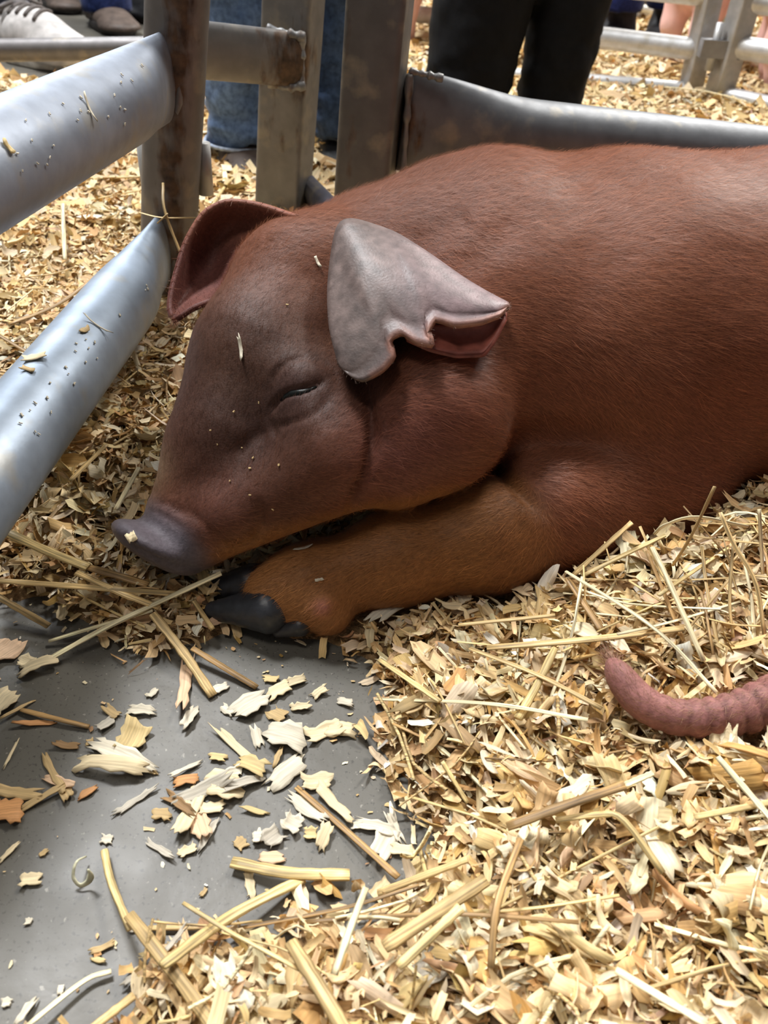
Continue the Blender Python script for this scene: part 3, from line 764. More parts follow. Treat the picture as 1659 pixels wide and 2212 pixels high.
# far right pen: two posts, latch, rails
br = thing('pen_panel', G(1500, 190), 'bright galvanised pen panel with three rails in front of the pink pigs', 'pen panel')
pa, pb = G(1492, 188), None
def bg_post(base, top, w, parent, h=.8):
    a, b = post_axis(base, top, h); V, Fc = square_post(a, b, w * .5 * 1.8 / F, w * .5 * 1.8 / F, math.radians(20), 12); metal_part('post', V, Fc, parent, (.46, .45, .44), rust0=.05); return a, b
A_ = bg_post((1487, 214), (1533, 0), 38, br)
def bg_rail(axp, py, end_px, r, parent, z=None, k=1.25):
    s = on_axis(*axp, py); e = G(*end_px, s[2]); pipe('rail', s, s + (e - s) * k, r, parent, (.66, .66, .66), n=24, seg=16)
bg_rail(A_, 108, (1270, 78), .021, br, k=2.0)
bg_rail(A_, -8, (1270, -35), .019, br, k=2.0)
bg_rail(A_, 194, (1270, 176), .015, br, k=1.8)
br2 = thing('pen_panel', G(1560, 205), 'grey pen panel at the top right corner, latched to the next one', 'pen panel')
B_ = bg_post((1545, 228), (1612, 0), 44, br2)
bg_rail(B_, 100, (1659, 112), .021, br2, k=4)
bg_rail(B_, 202, (1659, 225), .016, br2, k=4)
bg_rail(B_, 5, (1659, 10), .019, br2, k=4)
la, lb = on_axis(*A_, 100), on_axis(*B_, 100)
V, Fc = box((la + lb) / 2 + np.array([0, -.03, 0]), .040, .014, .016); metal_part('latch', V, Fc, br2, (.30, .30, .31), smooth=False)
V, Fc = tube([(la + lb) / 2 + np.array([-.012, -.03, -.04]), (la + lb) / 2 + np.array([-.012, -.03, .045])], .008, 12); metal_part('latch_pin', V, Fc, br2, (.5, .5, .5))
# pen rails beyond the pink pigs and beside the black trousers
bb = thing('pen_panel', G(1300, 60), 'pale far rail of the pen behind the pink pigs', 'pen panel')
pipe('rail', P(1180, -8, 2.6), P(1560, 42, 2.6), .012, bb, (.7, .7, .66), n=10, seg=12)
q = P(1180, -8, 2.6); V, Fc = tube([np.array([q[0], q[1], 0]), np.array([q[0], q[1], .7])], .018, 12); metal_part('post', V, Fc, bb, (.45, .45, .45))
q = P(1560, 42, 2.6); V, Fc = tube([np.array([q[0], q[1], 0]), np.array([q[0], q[1], .7])], .018, 12); metal_part('post', V, Fc, bb, (.45, .45, .45))
bc = thing('pen_panel', G(905, 110), 'far pale pen rail between the right post and the black trousers', 'pen panel')
pipe('rail', P(800, 20, 2.1), P(1010, 42, 2.1), .019, bc, (.62, .62, .62), n=10, seg=12)
pipe('rail', P(800, 0, 2.1) + np.array([0, 0, .03]), P(1010, 15, 2.1) + np.array([0, 0, .03]), .014, bc, (.62, .62, .62), n=10, seg=12)
q = P(1010, 42, 2.1); V, Fc = tube([np.array([q[0], q[1] + .02, 0]), np.array([q[0], q[1] + .02, .7])], .02, 12); metal_part('post', V, Fc, bc, (.45, .45, .45))
# ------------------------------------------------------------------ people standing around the pens (the frame shows them up to the shins)
M_denim = attr_mat('denim', rough=.85, spec=.15, noise=(140, .35), bump=(900, .5, .001), sheen=.15)
M_cloth = attr_mat('plain_cloth', rough=.8, spec=.2, noise=(60, .2), bump=(500, .3, .001))
M_leather = attr_mat('worn_leather', rough=.55, spec=.3, noise=(50, .35), bump=(200, .3, .001))
def trousers(legs, colf, step=.009, wrinkle=.006, up=.75, mat=None, hem=None):
    """legs: (foot point, shin point higher up, radius at hem, radius at shin); grown as one garment up to the waist"""
    tops = []
    cones = []
    for f, s, r0, r1 in legs:
        u = nrm(s - f); knee = f + u * (.42 / u[2] * 1.0); cones += [(f, r0, s, r1), (s, r1, knee, r1 * 1.08)]; tops.append(knee)
    hipc = sum(tops) / len(tops); hipc = np.array([hipc[0], hipc[1] + .05, up])
    for k in tops:
        hp = hipc + (k - hipc) * np.array([.75, .75, 0]); cones.append((k, legs[0][3] * 1.08, hp, legs[0][3] * 1.25))
    def fn(p):
        d = None
        for c in cones:
            s = sd_cone(p, *c); d = s if d is None else smin(d, s, .012)
        d = smin(d, sd_ell(p, hipc + np.array([0, 0, .03]), np.array([.16, .11, .10]), np.eye(3)), .05)
        cut = np.max([f[2] - p[..., 2] for f, *_ in legs[:1]], axis=0) if hem is None else hem - p[..., 2]
        return np.maximum(d, cut)
    allp = np.array([c[0] for c in cones] + [c[2] for c in cones])
    v, q = surface_nets(fn, np.append(allp.min(0)[:2] - .2, -.02), np.append(allp.max(0)[:2] + .2, up + .16), step)
    n = vert_normals(v, q); st = v * np.array([1, 1, 2.2])
    v = v + n * (wrinkle * np.abs(vnoise(st, 16, 91, 3)) ** .8 * smooth01(.5, .05, v[:, 2]) - wrinkle * .4 + .003 * vnoise(st, 40, 93, 2))[:, None]
    me = mesh_from('trousers', v, q); set_col(me, colf(v)); return me
def shoe(heel, toe_pt, w, h, cols, sole=(.03, .03, .03), lace=None, parent=None, name='shoe', shaft=None, mat=None, solepart=True):
    """heel and toe on the ground; upper and sole are meshes of their own"""
    ax = nrm(toe_pt - heel); L_ = np.linalg.norm(toe_pt - heel); sd = np.array([ax[1], -ax[0], 0])
    A = np.array([ax, sd, [0, 0, 1.0]]); c = (heel + toe_pt) / 2
    prim = [(heel + ax * L_ * .20 + np.array([0, 0, h * .50]), np.array([L_ * .22, w * .50, h * .55])),
            (heel + ax * L_ * .52 + np.array([0, 0, h * .36]), np.array([L_ * .34, w * .50, h * .42])),
            (heel + ax * L_ * .80 + np.array([0, 0, h * .24]), np.array([L_ * .22, w * .54, h * .30]))]
    def fn(p):
        d = None
        for cc, r in prim:
            s = sd_ell(p, cc, r, A); d = s if d is None else smin(d, s, .02)
        if shaft is not None: d = smin(d, sd_cone(p, heel + ax * L_ * .22 + np.array([0, 0, h * .5]), w * .44, heel + ax * L_ * .18 + np.array([0, 0, shaft]), w * .46), .02)
        return np.maximum(d, .012 - p[..., 2])
    hi = max(h, shaft or 0) + .04
    v, q = surface_nets(fn, np.append(np.minimum(heel, toe_pt)[:2] - .09, -.01), np.append(np.maximum(heel, toe_pt)[:2] + .09, hi), .006)
    me = mesh_from(name, v, q); set_col(me, np.array(cols) * (1 + .2 * vnoise(v, 40, 5, 2))[:, None])
    o = link(name, me, mat or M_leather, parent)
    a = np.linspace(0, 2 * math.pi, 28, endpoint=False); ring = []
    for t in a:
        u = math.cos(t); ww = w * (.50 if u < 0 else .54) * (1.0 - .12 * (1 - abs(u)) * 0); ring.append(c + ax * u * L_ * .5 + sd * math.sin(t) * ww)
    R = np.array(ring); hgt = [0.001, .004, .016, .020]; sc = [.96, 1.0, 1.0, .96]
    V = np.vstack([(R - c) * s_ + c + np.array([0, 0, z]) for z, s_ in zip(hgt, sc)]); Fc = [(i * 28 + j, i * 28 + (j + 1) % 28, (i + 1) * 28 + (j + 1) % 28, (i + 1) * 28 + j) for i in range(3) for j in range(28)]
    Fc += [tuple(range(27, -1, -1)), tuple(84 + j for j in range(28))]
    sm = mesh_from('sole', V, Fc); set_col(sm, np.array(sole)); link('sole', sm, M_leather, o)
    if lace is not None:
        sb = BVHTree.FromPolygons([tuple(r) for r in v], [tuple(int(t) for t in f_) for f_ in q])
        def drop(pt, up_=.002):
            hh = sb.ray_cast(Vector((pt[0], pt[1], 1.0)), Vector((0, 0, -1))); return np.array([pt[0], pt[1], (hh[0][2] if hh[0] else pt[2]) + up_])
        for k in range(5):
            f = .36 + .075 * k; cc = heel + ax * L_ * f; ww = w * (.34 - .02 * k)
            pts = [drop(cc + sd * ww * u + ax * .012 * u) for u in np.linspace(-1, 1, 9)]
            V, Fc = tube(pts, .0038, 6); lm = mesh_from('lace', V, Fc); set_col(lm, np.array(lace)); link('lace', lm, M_cloth, o)
        kn = drop(heel + ax * L_ * .40, .008)
        for sg in (-1, 1):
            pts = [kn, kn + sd * sg * .03 + np.array([0, 0, .018]), kn + sd * sg * .05 + ax * .01 + np.array([0, 0, -.012]), kn + sd * sg * .02 + ax * .02 + np.array([0, 0, -.004])]
            V, Fc = tube(catmull(pts, 14), .0036, 6); lm = mesh_from('lace_loop', V, Fc); set_col(lm, np.array(lace)); link('lace_loop', lm, M_cloth, o)
        pts = [drop(heel + ax * L_ * .30 + sd * w * .42 * math.cos(t) + ax * L_ * .10 * math.sin(t), .001) for t in np.linspace(0, 2 * math.pi, 24)]
        V, Fc = tube(pts, .006, 6); lm = mesh_from('collar', V, Fc); set_col(lm, np.array([.25, .24, .25])); link('collar', lm, M_cloth, o)
    return o
def jeans_col(dark, light):
    def f(v):
        n = vnoise(v * np.array([1, 1, .6]), 14, 97, 3); w = np.clip(.45 + .75 * n, 0, 1)[:, None]
        return np.array(dark) * (1 - w) + np.array(light) * w
    return f
# blue jeans and brown boots behind the gate upright
pj = thing('person', G(600, 372), 'person in faded blue jeans and brown boots behind the square gate upright', 'person')
f1 = G(527, 362); s1 = P(512, 60, project(f1 + np.array([0, 0, .2]))[2]); s1 = f1 + nrm(np.array([-.02, .02, 1])) * .25
f2 = G(742, 352); s2 = f2 + nrm(np.array([-.05, .04, 1])) * .25
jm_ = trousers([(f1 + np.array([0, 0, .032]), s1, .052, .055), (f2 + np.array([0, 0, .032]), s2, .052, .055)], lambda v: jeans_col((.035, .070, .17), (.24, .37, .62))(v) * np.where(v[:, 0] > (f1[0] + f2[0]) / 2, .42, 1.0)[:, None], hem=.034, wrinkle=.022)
link('trousers', jm_, M_denim, pj)
cf, cF = tube([f1 + np.array([math.cos(a) * .053, math.sin(a) * .053, .037]) for a in np.linspace(0, 2 * math.pi, 36)], .0028, 6, cap=False)
cm = mesh_from('cuff', cf, cF); set_col(cm, np.array([.36, .42, .52])); link('frayed_cuff', cm, M_denim, pj)
shoe(f1 + np.array([-.015, .075, 0]), f1 + np.array([.035, -.095, 0]), .088, .055, (.075, .052, .040), (.17, .15, .14), parent=pj, name='boot', shaft=.07)
shoe(f2 + np.array([-.01, .085, 0]), f2 + np.array([.02, -.08, 0]), .084, .055, (.012, .012, .013), (.01, .01, .01), parent=pj, name='boot', shaft=.07)
# black trousers
pk = thing('person', G(1090, 350), 'person in plain black trousers standing behind the right panel rail', 'person')
def shin_from_px(px0, px1, t):   # shin axis seen between two pixels
    a = P(*px0, t); b = P(*px1, t); return a, b
kt = 1.30
a1, b1 = P(1003, 215, kt), P(1043, 0, kt * .955); a2, b2 = P(1184, 225, kt * 1.04), P(1232, 0, kt * .99)
def to_z(a, b, z): return a + (b - a) * ((z - a[2]) / (b[2] - a[2]))
g1, g2 = to_z(a1, b1, .03), to_z(a2, b2, .03)
km = trousers([(g1, to_z(a1, b1, .26), 84 * kt / F, 118 * kt * .96 / F), (g2, to_z(a2, b2, .26), 70 * kt / F, 92 * kt / F)], lambda v: np.tile(np.array([.0075, .0075, .0085]), (len(v), 1)), hem=.032, wrinkle=.007)
link('trousers', km, M_cloth, pk)
for g in (g1, g2):
    h_ = np.array([g[0], g[1] + .05, 0]); shoe(h_, h_ + np.array([-.07, -.17, 0]), .09, .06, (.012, .012, .014), (.012, .012, .012), parent=pk, name='shoe')
# white sneakers at the far left
pw = thing('person', G(20, 160), 'person in dark trousers and white laced sneakers at the far left', 'person')
t1 = G(182, 158); h1 = t1 + nrm(G(-120, 80) - t1) * .31
shoe(h1, h1 + nrm(t1 - h1) * .31, .115, .125, (.50, .48, .47), (.55, .53, .49), lace=(.12, .105, .10), parent=pw, name='sneaker', mat=M_cloth)
h3 = h1 + np.array([-.30, -.03, 0]); shoe(h3, h3 + nrm(t1 - h1 + np.array([-.1, 0, 0])) * .29, .105, .10, (.50, .48, .47), (.55, .53, .49), lace=(.12, .105, .10), parent=pw, name='sneaker', mat=M_cloth)
wm = trousers([(h1 + nrm(t1 - h1) * .07 + np.array([0, 0, .075]), h1 + np.array([.01, .05, .32]), .06, .062), (h3 + np.array([.05, 0, .075]), h3 + np.array([.05, .05, .32]), .06, .062)], lambda v: np.tile(np.array([.020, .020, .028]), (len(v), 1)), hem=.075, step=.011)
link('trousers', wm, M_cloth, pw)
# the logo-like dark slash on the sneaker
ax = nrm(t1 - h1); sd = np.array([ax[1], -ax[0], 0])
sw = [h1 + ax * .16 + sd * .052 + np.array([0, 0, .030]), h1 + ax * .20 + sd * .050 + np.array([0, 0, .048]), h1 + ax * .235 + sd * .046 + np.array([0, 0, .046]), h1 + ax * .232 + sd * .052 + np.array([0, 0, .026])]
V, Fc = tube(catmull(sw, 16), .0026, 6); m_ = mesh_from('stripe', V, Fc); set_col(m_, np.array([.05, .05, .07])); link('side_stripe', m_, M_cloth, pw)
# boots further back
def booted(px, toe_px, colr, jean, label, extra_px=None, hem=.085):
    g = G(*px); p = thing('person', g, label, 'person'); d = nrm(np.append((G(*toe_px) - g)[:2], 0))
    feet = [g] + ([G(*extra_px)] if extra_px else [g + np.array([.26, .10, 0])])
    for q in feet: shoe(q - d * .10, q + d * .16, .092, .066, colr, (.035, .03, .028), parent=p, name='boot', shaft=.075)
    tm = trousers([(q + np.array([0, 0, hem]), q + np.array([0, .02, .34]), .062, .066) for q in feet], jean, hem=hem, step=.012); link('trousers', tm, M_denim, p)
booted((236, 58), (262, 75), (.10, .075, .062), jeans_col((.012, .022, .085), (.030, .050, .17)), 'person in navy jeans and brown boots beyond the far left rail', (128, 14), hem=.034)
booted((300, 32), (318, 52), (.014, .015, .018), lambda v: np.tile(np.array([.014, .014, .018]), (len(v), 1)), 'person in black boots half hidden behind the left round post', (530, -45))
# people beyond the pink pigs
booted((1322, 100), (1300, 118), (.03, .03, .035), jeans_col((.008, .012, .06), (.015, .025, .11)), 'person in dark navy jeans beyond the pink pigs', (1424, 96))
booted((1358, 40), (1340, 55), (.10, .07, .04), lambda v: np.tile(np.array([.30, .185, .085]), (len(v), 1)), 'person in tan trousers far behind the navy jeans', (1372, 30))

# ------------------------------------------------------------------ pink pigs in the far pen
M_pink = attr_mat('pink_hide', rough=.55, spec=.35, noise=(30, .08), bump=(300, .2, .001))
def pink_pig(rear, yaw, sc, label):
    """a standing pig: rear is the ground point under its ham"""
    c, s = math.cos(yaw), math.sin(yaw); A = np.array([[c, s, 0], [-s, c, 0], [0, 0, 1.0]])
    ell = [((.12, 0, .36), (.20, .155, .165)), ((.42, 0, .36), (.30, .165, .165)), ((.70, 0, .37), (.20, .15, .165)), ((.93, 0, .36), (.16, .10, .115))]
    cone = [((.98, 0, .35), .085, (1.17, 0, .27), .045)]
    for x in (.06, .72):
        for y in (-.09, .09):
            cone += [((x, y, .30), .085 if x < .3 else .06, (x + (-.035 if x < .3 else .0), y, .16), .045), ((x + (-.035 if x < .3 else 0), y, .16), .040, (x + (.0), y, .02), .030)]
    cone.append(((-.06, 0, .42), .018, (-.10, .02, .34), .010))
    def fn(p):
        q = ((p - rear) @ A.T) / sc; d = None
        for e, r in ell:
            k = sd_ell(q, np.array(e), np.array(r), np.eye(3)); d = k if d is None else smin(d, k, .06)
        for a, ra, b, rb in cone: d = smin(d, sd_cone(q, np.array(a), ra, np.array(b), rb), .03)
        for y in (-.07, .07): d = smin(d, sd_ell(q, np.array([.93, y * 1.2, .47]), np.array([.05, .045, .018]), np.array([[.6, 0, -.8], [0, 1, 0], [.8, 0, .6]])), .012)
        return d * sc
    ctr = rear + A.T @ np.array([.5, 0, .3]) * sc
    v, q = surface_nets(fn, ctr - np.array([.75, .75, .36]) * sc, ctr + np.array([.75, .75, .36]) * sc, .012)
    loc = ((v - rear) @ A.T) / sc
    col = np.array([.80, .52, .48]) * (1 + .12 * vnoise(v, 14, 7, 2))[:, None]
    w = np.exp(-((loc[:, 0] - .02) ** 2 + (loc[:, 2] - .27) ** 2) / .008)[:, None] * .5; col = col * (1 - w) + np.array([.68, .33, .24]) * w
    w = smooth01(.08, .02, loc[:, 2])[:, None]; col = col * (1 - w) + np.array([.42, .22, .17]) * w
    t = thing('pink_pig', rear, label, 'pig'); me = mesh_from('pink_pig', v, q); set_col(me, np.clip(col, 0, 1)); link('body', me, M_pink, t)
pink_pig(G(1448, 156), math.radians(24), .60, 'pink pig standing between the far navy jeans and the latched posts')
pink_pig(G(1622, 196), math.radians(-12), .60, 'pink pig at the top right corner, cut off by the frame')
pink_pig(G(915, 112), math.radians(75), .55, 'pink pig glimpsed between the right post and the black trousers')
# ------------------------------------------------------------------ loose wood shavings and straw
def fibre_mat(name, rough, grain, amp):
    m, N, L, b = new_mat(name)
    at = N.new('ShaderNodeAttribute'); at.attribute_name = 'tint'; ga = N.new('ShaderNodeAttribute'); ga.attribute_name = 'grain'
    mp = N.new('ShaderNodeMapping'); mp.inputs['Scale'].default_value = grain; L.new(ga.outputs['Vector'], mp.inputs[0])
    n = N.new('ShaderNodeTexNoise'); n.inputs['Scale'].default_value = 1.0; n.inputs['Detail'].default_value = 3; L.new(mp.outputs[0], n.inputs['Vector'])
    mr = N.new('ShaderNodeMapRange'); mr.inputs[1].default_value = .3; mr.inputs[2].default_value = .7; mr.inputs[3].default_value = 1 - amp; mr.inputs[4].default_value = 1 + amp; L.new(n.outputs[0], mr.inputs[0])
    mx = N.new('ShaderNodeVectorMath'); mx.operation = 'SCALE'; L.new(at.outputs['Color'], mx.inputs[0]); L.new(mr.outputs[0], mx.inputs['Scale']); L.new(mx.outputs[0], b.inputs['Base Color'])
    b.inputs['Roughness'].default_value = rough; b.inputs['Specular IOR Level'].default_value = .3
    bp = N.new('ShaderNodeBump'); bp.inputs['Strength'].default_value = .35; bp.inputs['Distance'].default_value = .0006; L.new(n.outputs[0], bp.inputs['Height']); L.new(bp.outputs[0], b.inputs['Normal'])
    return m
M_chip = fibre_mat('pine_shaving', .62, (60, 900, 1), .22)
M_straw = fibre_mat('wheat_straw', .45, (25, 900, 1), .65)
PAL = np.array([(.76, .55, .28), (.82, .65, .38), (.66, .43, .19), (.86, .74, .50), (.56, .33, .12), (.78, .62, .40), (.44, .28, .13), (.84, .78, .64)])
PALW = np.array([.24, .22, .16, .12, .09, .08, .06, .03]); PALW = PALW / PALW.sum()
def flakes(c, L_, Wd, yaw, nrmv, curl, cup, cols, nu=5, nv=3, rng=RNG, taper_p=.6):
    """bent ragged strips about points c; returns V (n, k, 3), quads for one strip, colours, grain"""
    n = len(c)
    s = np.linspace(-.5, .5, nu)[None, :, None] * np.ones((n, nu, nv)); w = np.linspace(-.5, .5, nv)[None, None, :] * np.ones((n, nu, nv))
    rag = rng.uniform(-.16, .16, (n, 2, nv)); s = s.copy(); s[:, 0] += rag[:, 0]; s[:, -1] += rag[:, 1]
    taper = 1 - rng.uniform(0, .6, (n, 1, 1)) * np.abs(np.linspace(-1, 1, nu))[None, :, None] ** 2 * (rng.random((n, 1, 1)) < taper_p)
    w = w * taper * (1 + rng.uniform(-.18, .18, (n, nu, 1))) + rng.uniform(-.10, .10, (n, nu, 1))
    k = curl[:, None, None]; a = s * k
    x = np.where(np.abs(k) < 1e-3, s, np.sin(a) / np.where(np.abs(k) < 1e-3, 1, k)) * L_[:, None, None]
    z = (1 - np.cos(a)) / np.where(np.abs(k) < 1e-3, 1, k) * L_[:, None, None]
    z = z + cup[:, None, None] * (w * 2) ** 2 * Wd[:, None, None] + rng.normal(0, .02, (n, nu, nv)) * Wd[:, None, None]
    y = w * Wd[:, None, None] + x * rng.uniform(-.12, .12, (n, 1, 1))
    d = np.stack([np.cos(yaw), np.sin(yaw), np.zeros(n)], 1); d = nrm(d - nrmv * (d * nrmv).sum(1)[:, None]); e = np.cross(nrmv, d)
    V = c[:, None, None, :] + x[..., None] * d[:, None, None, :] + y[..., None] * e[:, None, None, :] + z[..., None] * nrmv[:, None, None, :]
    i = np.arange(nu * nv).reshape(nu, nv); q = np.stack([i[:-1, :-1], i[1:, :-1], i[1:, 1:], i[:-1, 1:]], -1).reshape(-1, 4)
    V = V.reshape(n, nu * nv, 3)
    g = np.stack([s * L_[:, None, None], w * Wd[:, None, None], np.ones_like(s) * rng.random((n, 1, 1)) * 50], -1).reshape(n, nu * nv, 3)
    return V, q, np.repeat(cols[:, None], nu * nv, 1), g, nrmv
def set_grain(me, g):
    a = me.attributes.new('grain', 'FLOAT_VECTOR', 'POINT'); a.data.foreach_set('vector', np.ascontiguousarray(g, np.float32).ravel())
def flake_mesh_many(name, V, q, cols, g):
    n, k, _ = V.shape; Fq = (q[None] + (np.arange(n) * k)[:, None, None]).reshape(-1, 4)
    me = mesh_from(name, V.reshape(-1, 3), Fq); set_col(me, cols.reshape(-1, 3)); set_grain(me, g.reshape(-1, 3)); return me
def flake_mesh_one(V, q, cols, g, no, thick):
    k = len(V); V2 = np.vstack([V + no * thick * .5, V - no * thick * .5])
    ed = {}
    for f in q:
        for a, b in zip(f, np.roll(f, -1)): ed[(a, b)] = ed.get((a, b), 0) + 1
    rim = [(a, b) for (a, b) in ed if (b, a) not in ed]
    Fc = [tuple(f) for f in q] + [tuple(k + i for i in f[::-1]) for f in q] + [(b, a, k + a, k + b) for a, b in rim]
    me = mesh_from('wood_shaving', V2, Fc); set_col(me, np.vstack([cols, cols])); set_grain(me, np.vstack([g, g])); return me
def rand_cols(n, rng=RNG, bright=1.0):
    c = PAL[rng.choice(len(PAL), n, p=PALW)] * rng.uniform(.78, 1.12, (n, 1)) * bright
    return np.clip(c + rng.normal(0, .015, (n, 3)), .02, .92)
def rand_normals(n, spread, rng=RNG):
    v = np.column_stack([rng.normal(0, spread, (n, 2)), np.ones(n)]); return nrm(v)
def scatter(n, x0, x1, y0, y1, keep):
    p = np.column_stack([RNG.uniform(x0, x1, n), RNG.uniform(y0, y1, n)]); h, d = bed_height(p); pr = project(np.column_stack([p, h]))
    m = keep(p, h, d, pr); return p[m], h[m], d[m], pr[m]
def in_view(pr, pad): return (pr[:, 0] > -pad) & (pr[:, 0] < W + pad) & (pr[:, 1] > -pad) & (pr[:, 1] < H + pad)
# near field
cov = lambda d: RNG.random(len(d)) < smooth01(-.004, .03, d) * .985 + .0
p, h, d, pr = scatter(150000, -.66, .72, .02, 1.0, lambda p, h, d, pr: in_view(pr, 620) & (pr[:, 0] > -300) & cov(d))
n = len(p); size = RNG.lognormal(0, .42, n); big = RNG.random(n) < .10
L_ = np.clip(.0100 * size, .003, .030) * np.where(big, 1.5, 1); Wd = np.clip(L_ * np.where(RNG.random(n) < .45, RNG.uniform(.07, .20, n), RNG.uniform(.2, .62, n)), .0008, .0120)
edge_ = d < .035; L_ = np.where(edge_, np.minimum(L_, .013), L_); Wd = np.where(edge_, np.minimum(Wd, .0055), Wd)
lift = RNG.random(n) ** 1.6 * (.004 + .010 * smooth01(0, .06, d))
c = np.column_stack([p, np.maximum(h, 0) + lift + .0012])
ok = pig_sdf(c) > .004
ok &= rump_sdf(c) > .004
c, L_, Wd, lift, d, pr = c[ok], L_[ok], Wd[ok], lift[ok], d[ok], pr[ok]; n = len(c)
nv_ = rand_normals(n, .38); steep = RNG.random(n) < .10; nv_[steep] = rand_normals(int(steep.sum()), 1.1)
cols = rand_cols(n)
curl_ = RNG.normal(0, 1.0, n) + (RNG.random(n) < .14) * RNG.normal(0, 2.2, n)
V, q, cc, g, _ = flakes(c, L_, Wd, RNG.uniform(0, 6.28, n), nv_, curl_, RNG.normal(.05, .22, n), cols)
low = V[:, :, 2].min(1); V[:, :, 2] += np.maximum(0, .0006 - low)[:, None]
# the ones that show largest are things of their own
vis = in_view(pr, -10) & (pr[:, 1] > 1150) & (lift > .0075)
score = np.where(vis, L_ * Wd / pr[:, 2] ** 2, 0); top = np.argsort(-score)[:190]
rest = np.ones(n, bool); rest[top] = False
tag(link('wood_shavings', flake_mesh_many('wood_shavings', V[rest], q, cc[rest], g[rest]), M_chip), 'deep loose litter of pale pine shavings over the pen floor', 'wood shavings', kind='stuff')
LANDMARKS = [(1330, 1440, 'the tip of the tail'), (1500, 1580, 'the bend of the tail'), (1220, 1740, 'the bundle of brown straw'), (1400, 1840, 'the kinked straw'), (1430, 2150, 'the pale straw at bottom right'), (1140, 1980, 'the long dark level stem'), (700, 2150, 'the wide split straw'), (760, 2010, 'the upright yellow straw'),
             (450, 2180, 'the wide flat straw'), (940, 1970, 'the broad straw bundle'), (910, 1890, 'the straw pointing up right'), (1000, 1690, 'the short steep straw'), (1060, 1520, 'the long pale level straw'), (1260, 1385, 'the thick knotted straw'), (1460, 1290, 'the steep pale straw above the tail'), (1620, 1260, 'the tall arched straw'),
             (890, 1470, 'the straw before the foreleg'), (840, 1350, 'the pale broad shaving by the foreleg'), (560, 1370, 'the near hoof'), (300, 1320, 'the crossed straws'), (90, 1180, 'the thick yellow straw'), (1600, 1720, 'the pale straw off the right edge'), (1590, 2000, 'the right edge, well below the tail'), (1250, 2120, 'the middle of the bottom litter'), (1075, 1900, 'the brown leaf blade')]
def near_what(x, y):
    lx, ly, nm = min(LANDMARKS, key=lambda m_: (m_[0] - x) ** 2 + (m_[1] - y) ** 2); dx, dy = x - lx, y - ly
    return ('right of ' if dx > 0 else 'left of ') + nm if abs(dx) > abs(dy) else ('below ' if dy > 0 else 'above ') + nm
def shaving_label(colr, l, w, cu, x, y):
    hue = ['honey', 'cream', 'tan', 'whitish', 'rusty', 'buff', 'brown', 'white'][int(np.argmin(((PAL / PAL.sum(1, keepdims=True) - colr / colr.sum()) ** 2).sum(1) * 6 + ((PAL - colr) ** 2).sum(1)))]
    shape = 'narrow' if w < .24 * l else ('broad' if w > .45 * l else 'tapering')
    return ' '.join([shape, 'curled' if abs(cu) > 1.0 else 'flat', hue, 'wood shaving', near_what(x, y)])
SEEN = {}
def tag_alike(o, lab, cat, pool): SEEN.setdefault((lab, cat, pool), []).append(o)
for i in top:
    o = link('wood_shaving', flake_mesh_one(V[i], q, cc[i], g[i], nv_[i], .0006), M_chip); tag_alike(o, shaving_label(cols[i], L_[i], Wd[i], curl_[i], pr[i, 0], pr[i, 1]), 'wood shaving', 'larger shavings on top of the litter')
# crumbs of wood on the concrete
p, h, d, pr = scatter(6000, -.45, .3, .05, .6, lambda p, h, d, pr: in_view(pr, 60) & (d < .004) & (RNG.random(len(d)) < .05 + .5 * smooth01(-.05, 0, d) ** 2))
n = len(p); L_ = np.clip(.0018 * RNG.lognormal(0, .5, n), .0006, .007); c = np.column_stack([p, np.full(n, .0008)])
V, q, cc, g, _ = flakes(c, L_, L_ * RNG.uniform(.3, .8, n), RNG.uniform(0, 6.28, n), rand_normals(n, .2), RNG.normal(0, .6, n), RNG.normal(0, .1, n), rand_cols(n), 3, 2)
tag(link('wood_crumbs', flake_mesh_many('wood_crumbs', V, q, cc, g), M_chip), 'tiny wood crumbs dusted over the bare concrete', 'wood crumbs', kind='stuff')
# further back
p, h, d, pr = scatter(60000, -1.1, 1.3, .9, 2.0, lambda p, h, d, pr: in_view(pr, 150) & cov(d))
p2, h2, d2, pr2 = scatter(95000, -2.6, 2.6, 2.0, 4.6, lambda p, h, d, pr: in_view(pr, 150) & cov(d))
p = np.vstack([p, p2]); h = np.concatenate([h, h2]); d = np.concatenate([d, d2]); n = len(p); far = p[:, 1] > 2.0
L_ = .017 * RNG.lognormal(0, .4, n) * np.where(far, 1.35, 1); c = np.column_stack([p, h + RNG.random(n) * .014])
V, q, cc, g, _ = flakes(c, L_, L_ * RNG.uniform(.16, .5, n), RNG.uniform(0, 6.28, n), rand_normals(n, .45), RNG.normal(0, .9, n), RNG.normal(0, .2, n), rand_cols(n), 3, 2)
tag(link('wood_shavings', flake_mesh_many('wood_shavings_far', V, q, cc, g), M_chip), 'blurred pale shavings strewn behind the pen panels', 'wood shavings', kind='stuff')

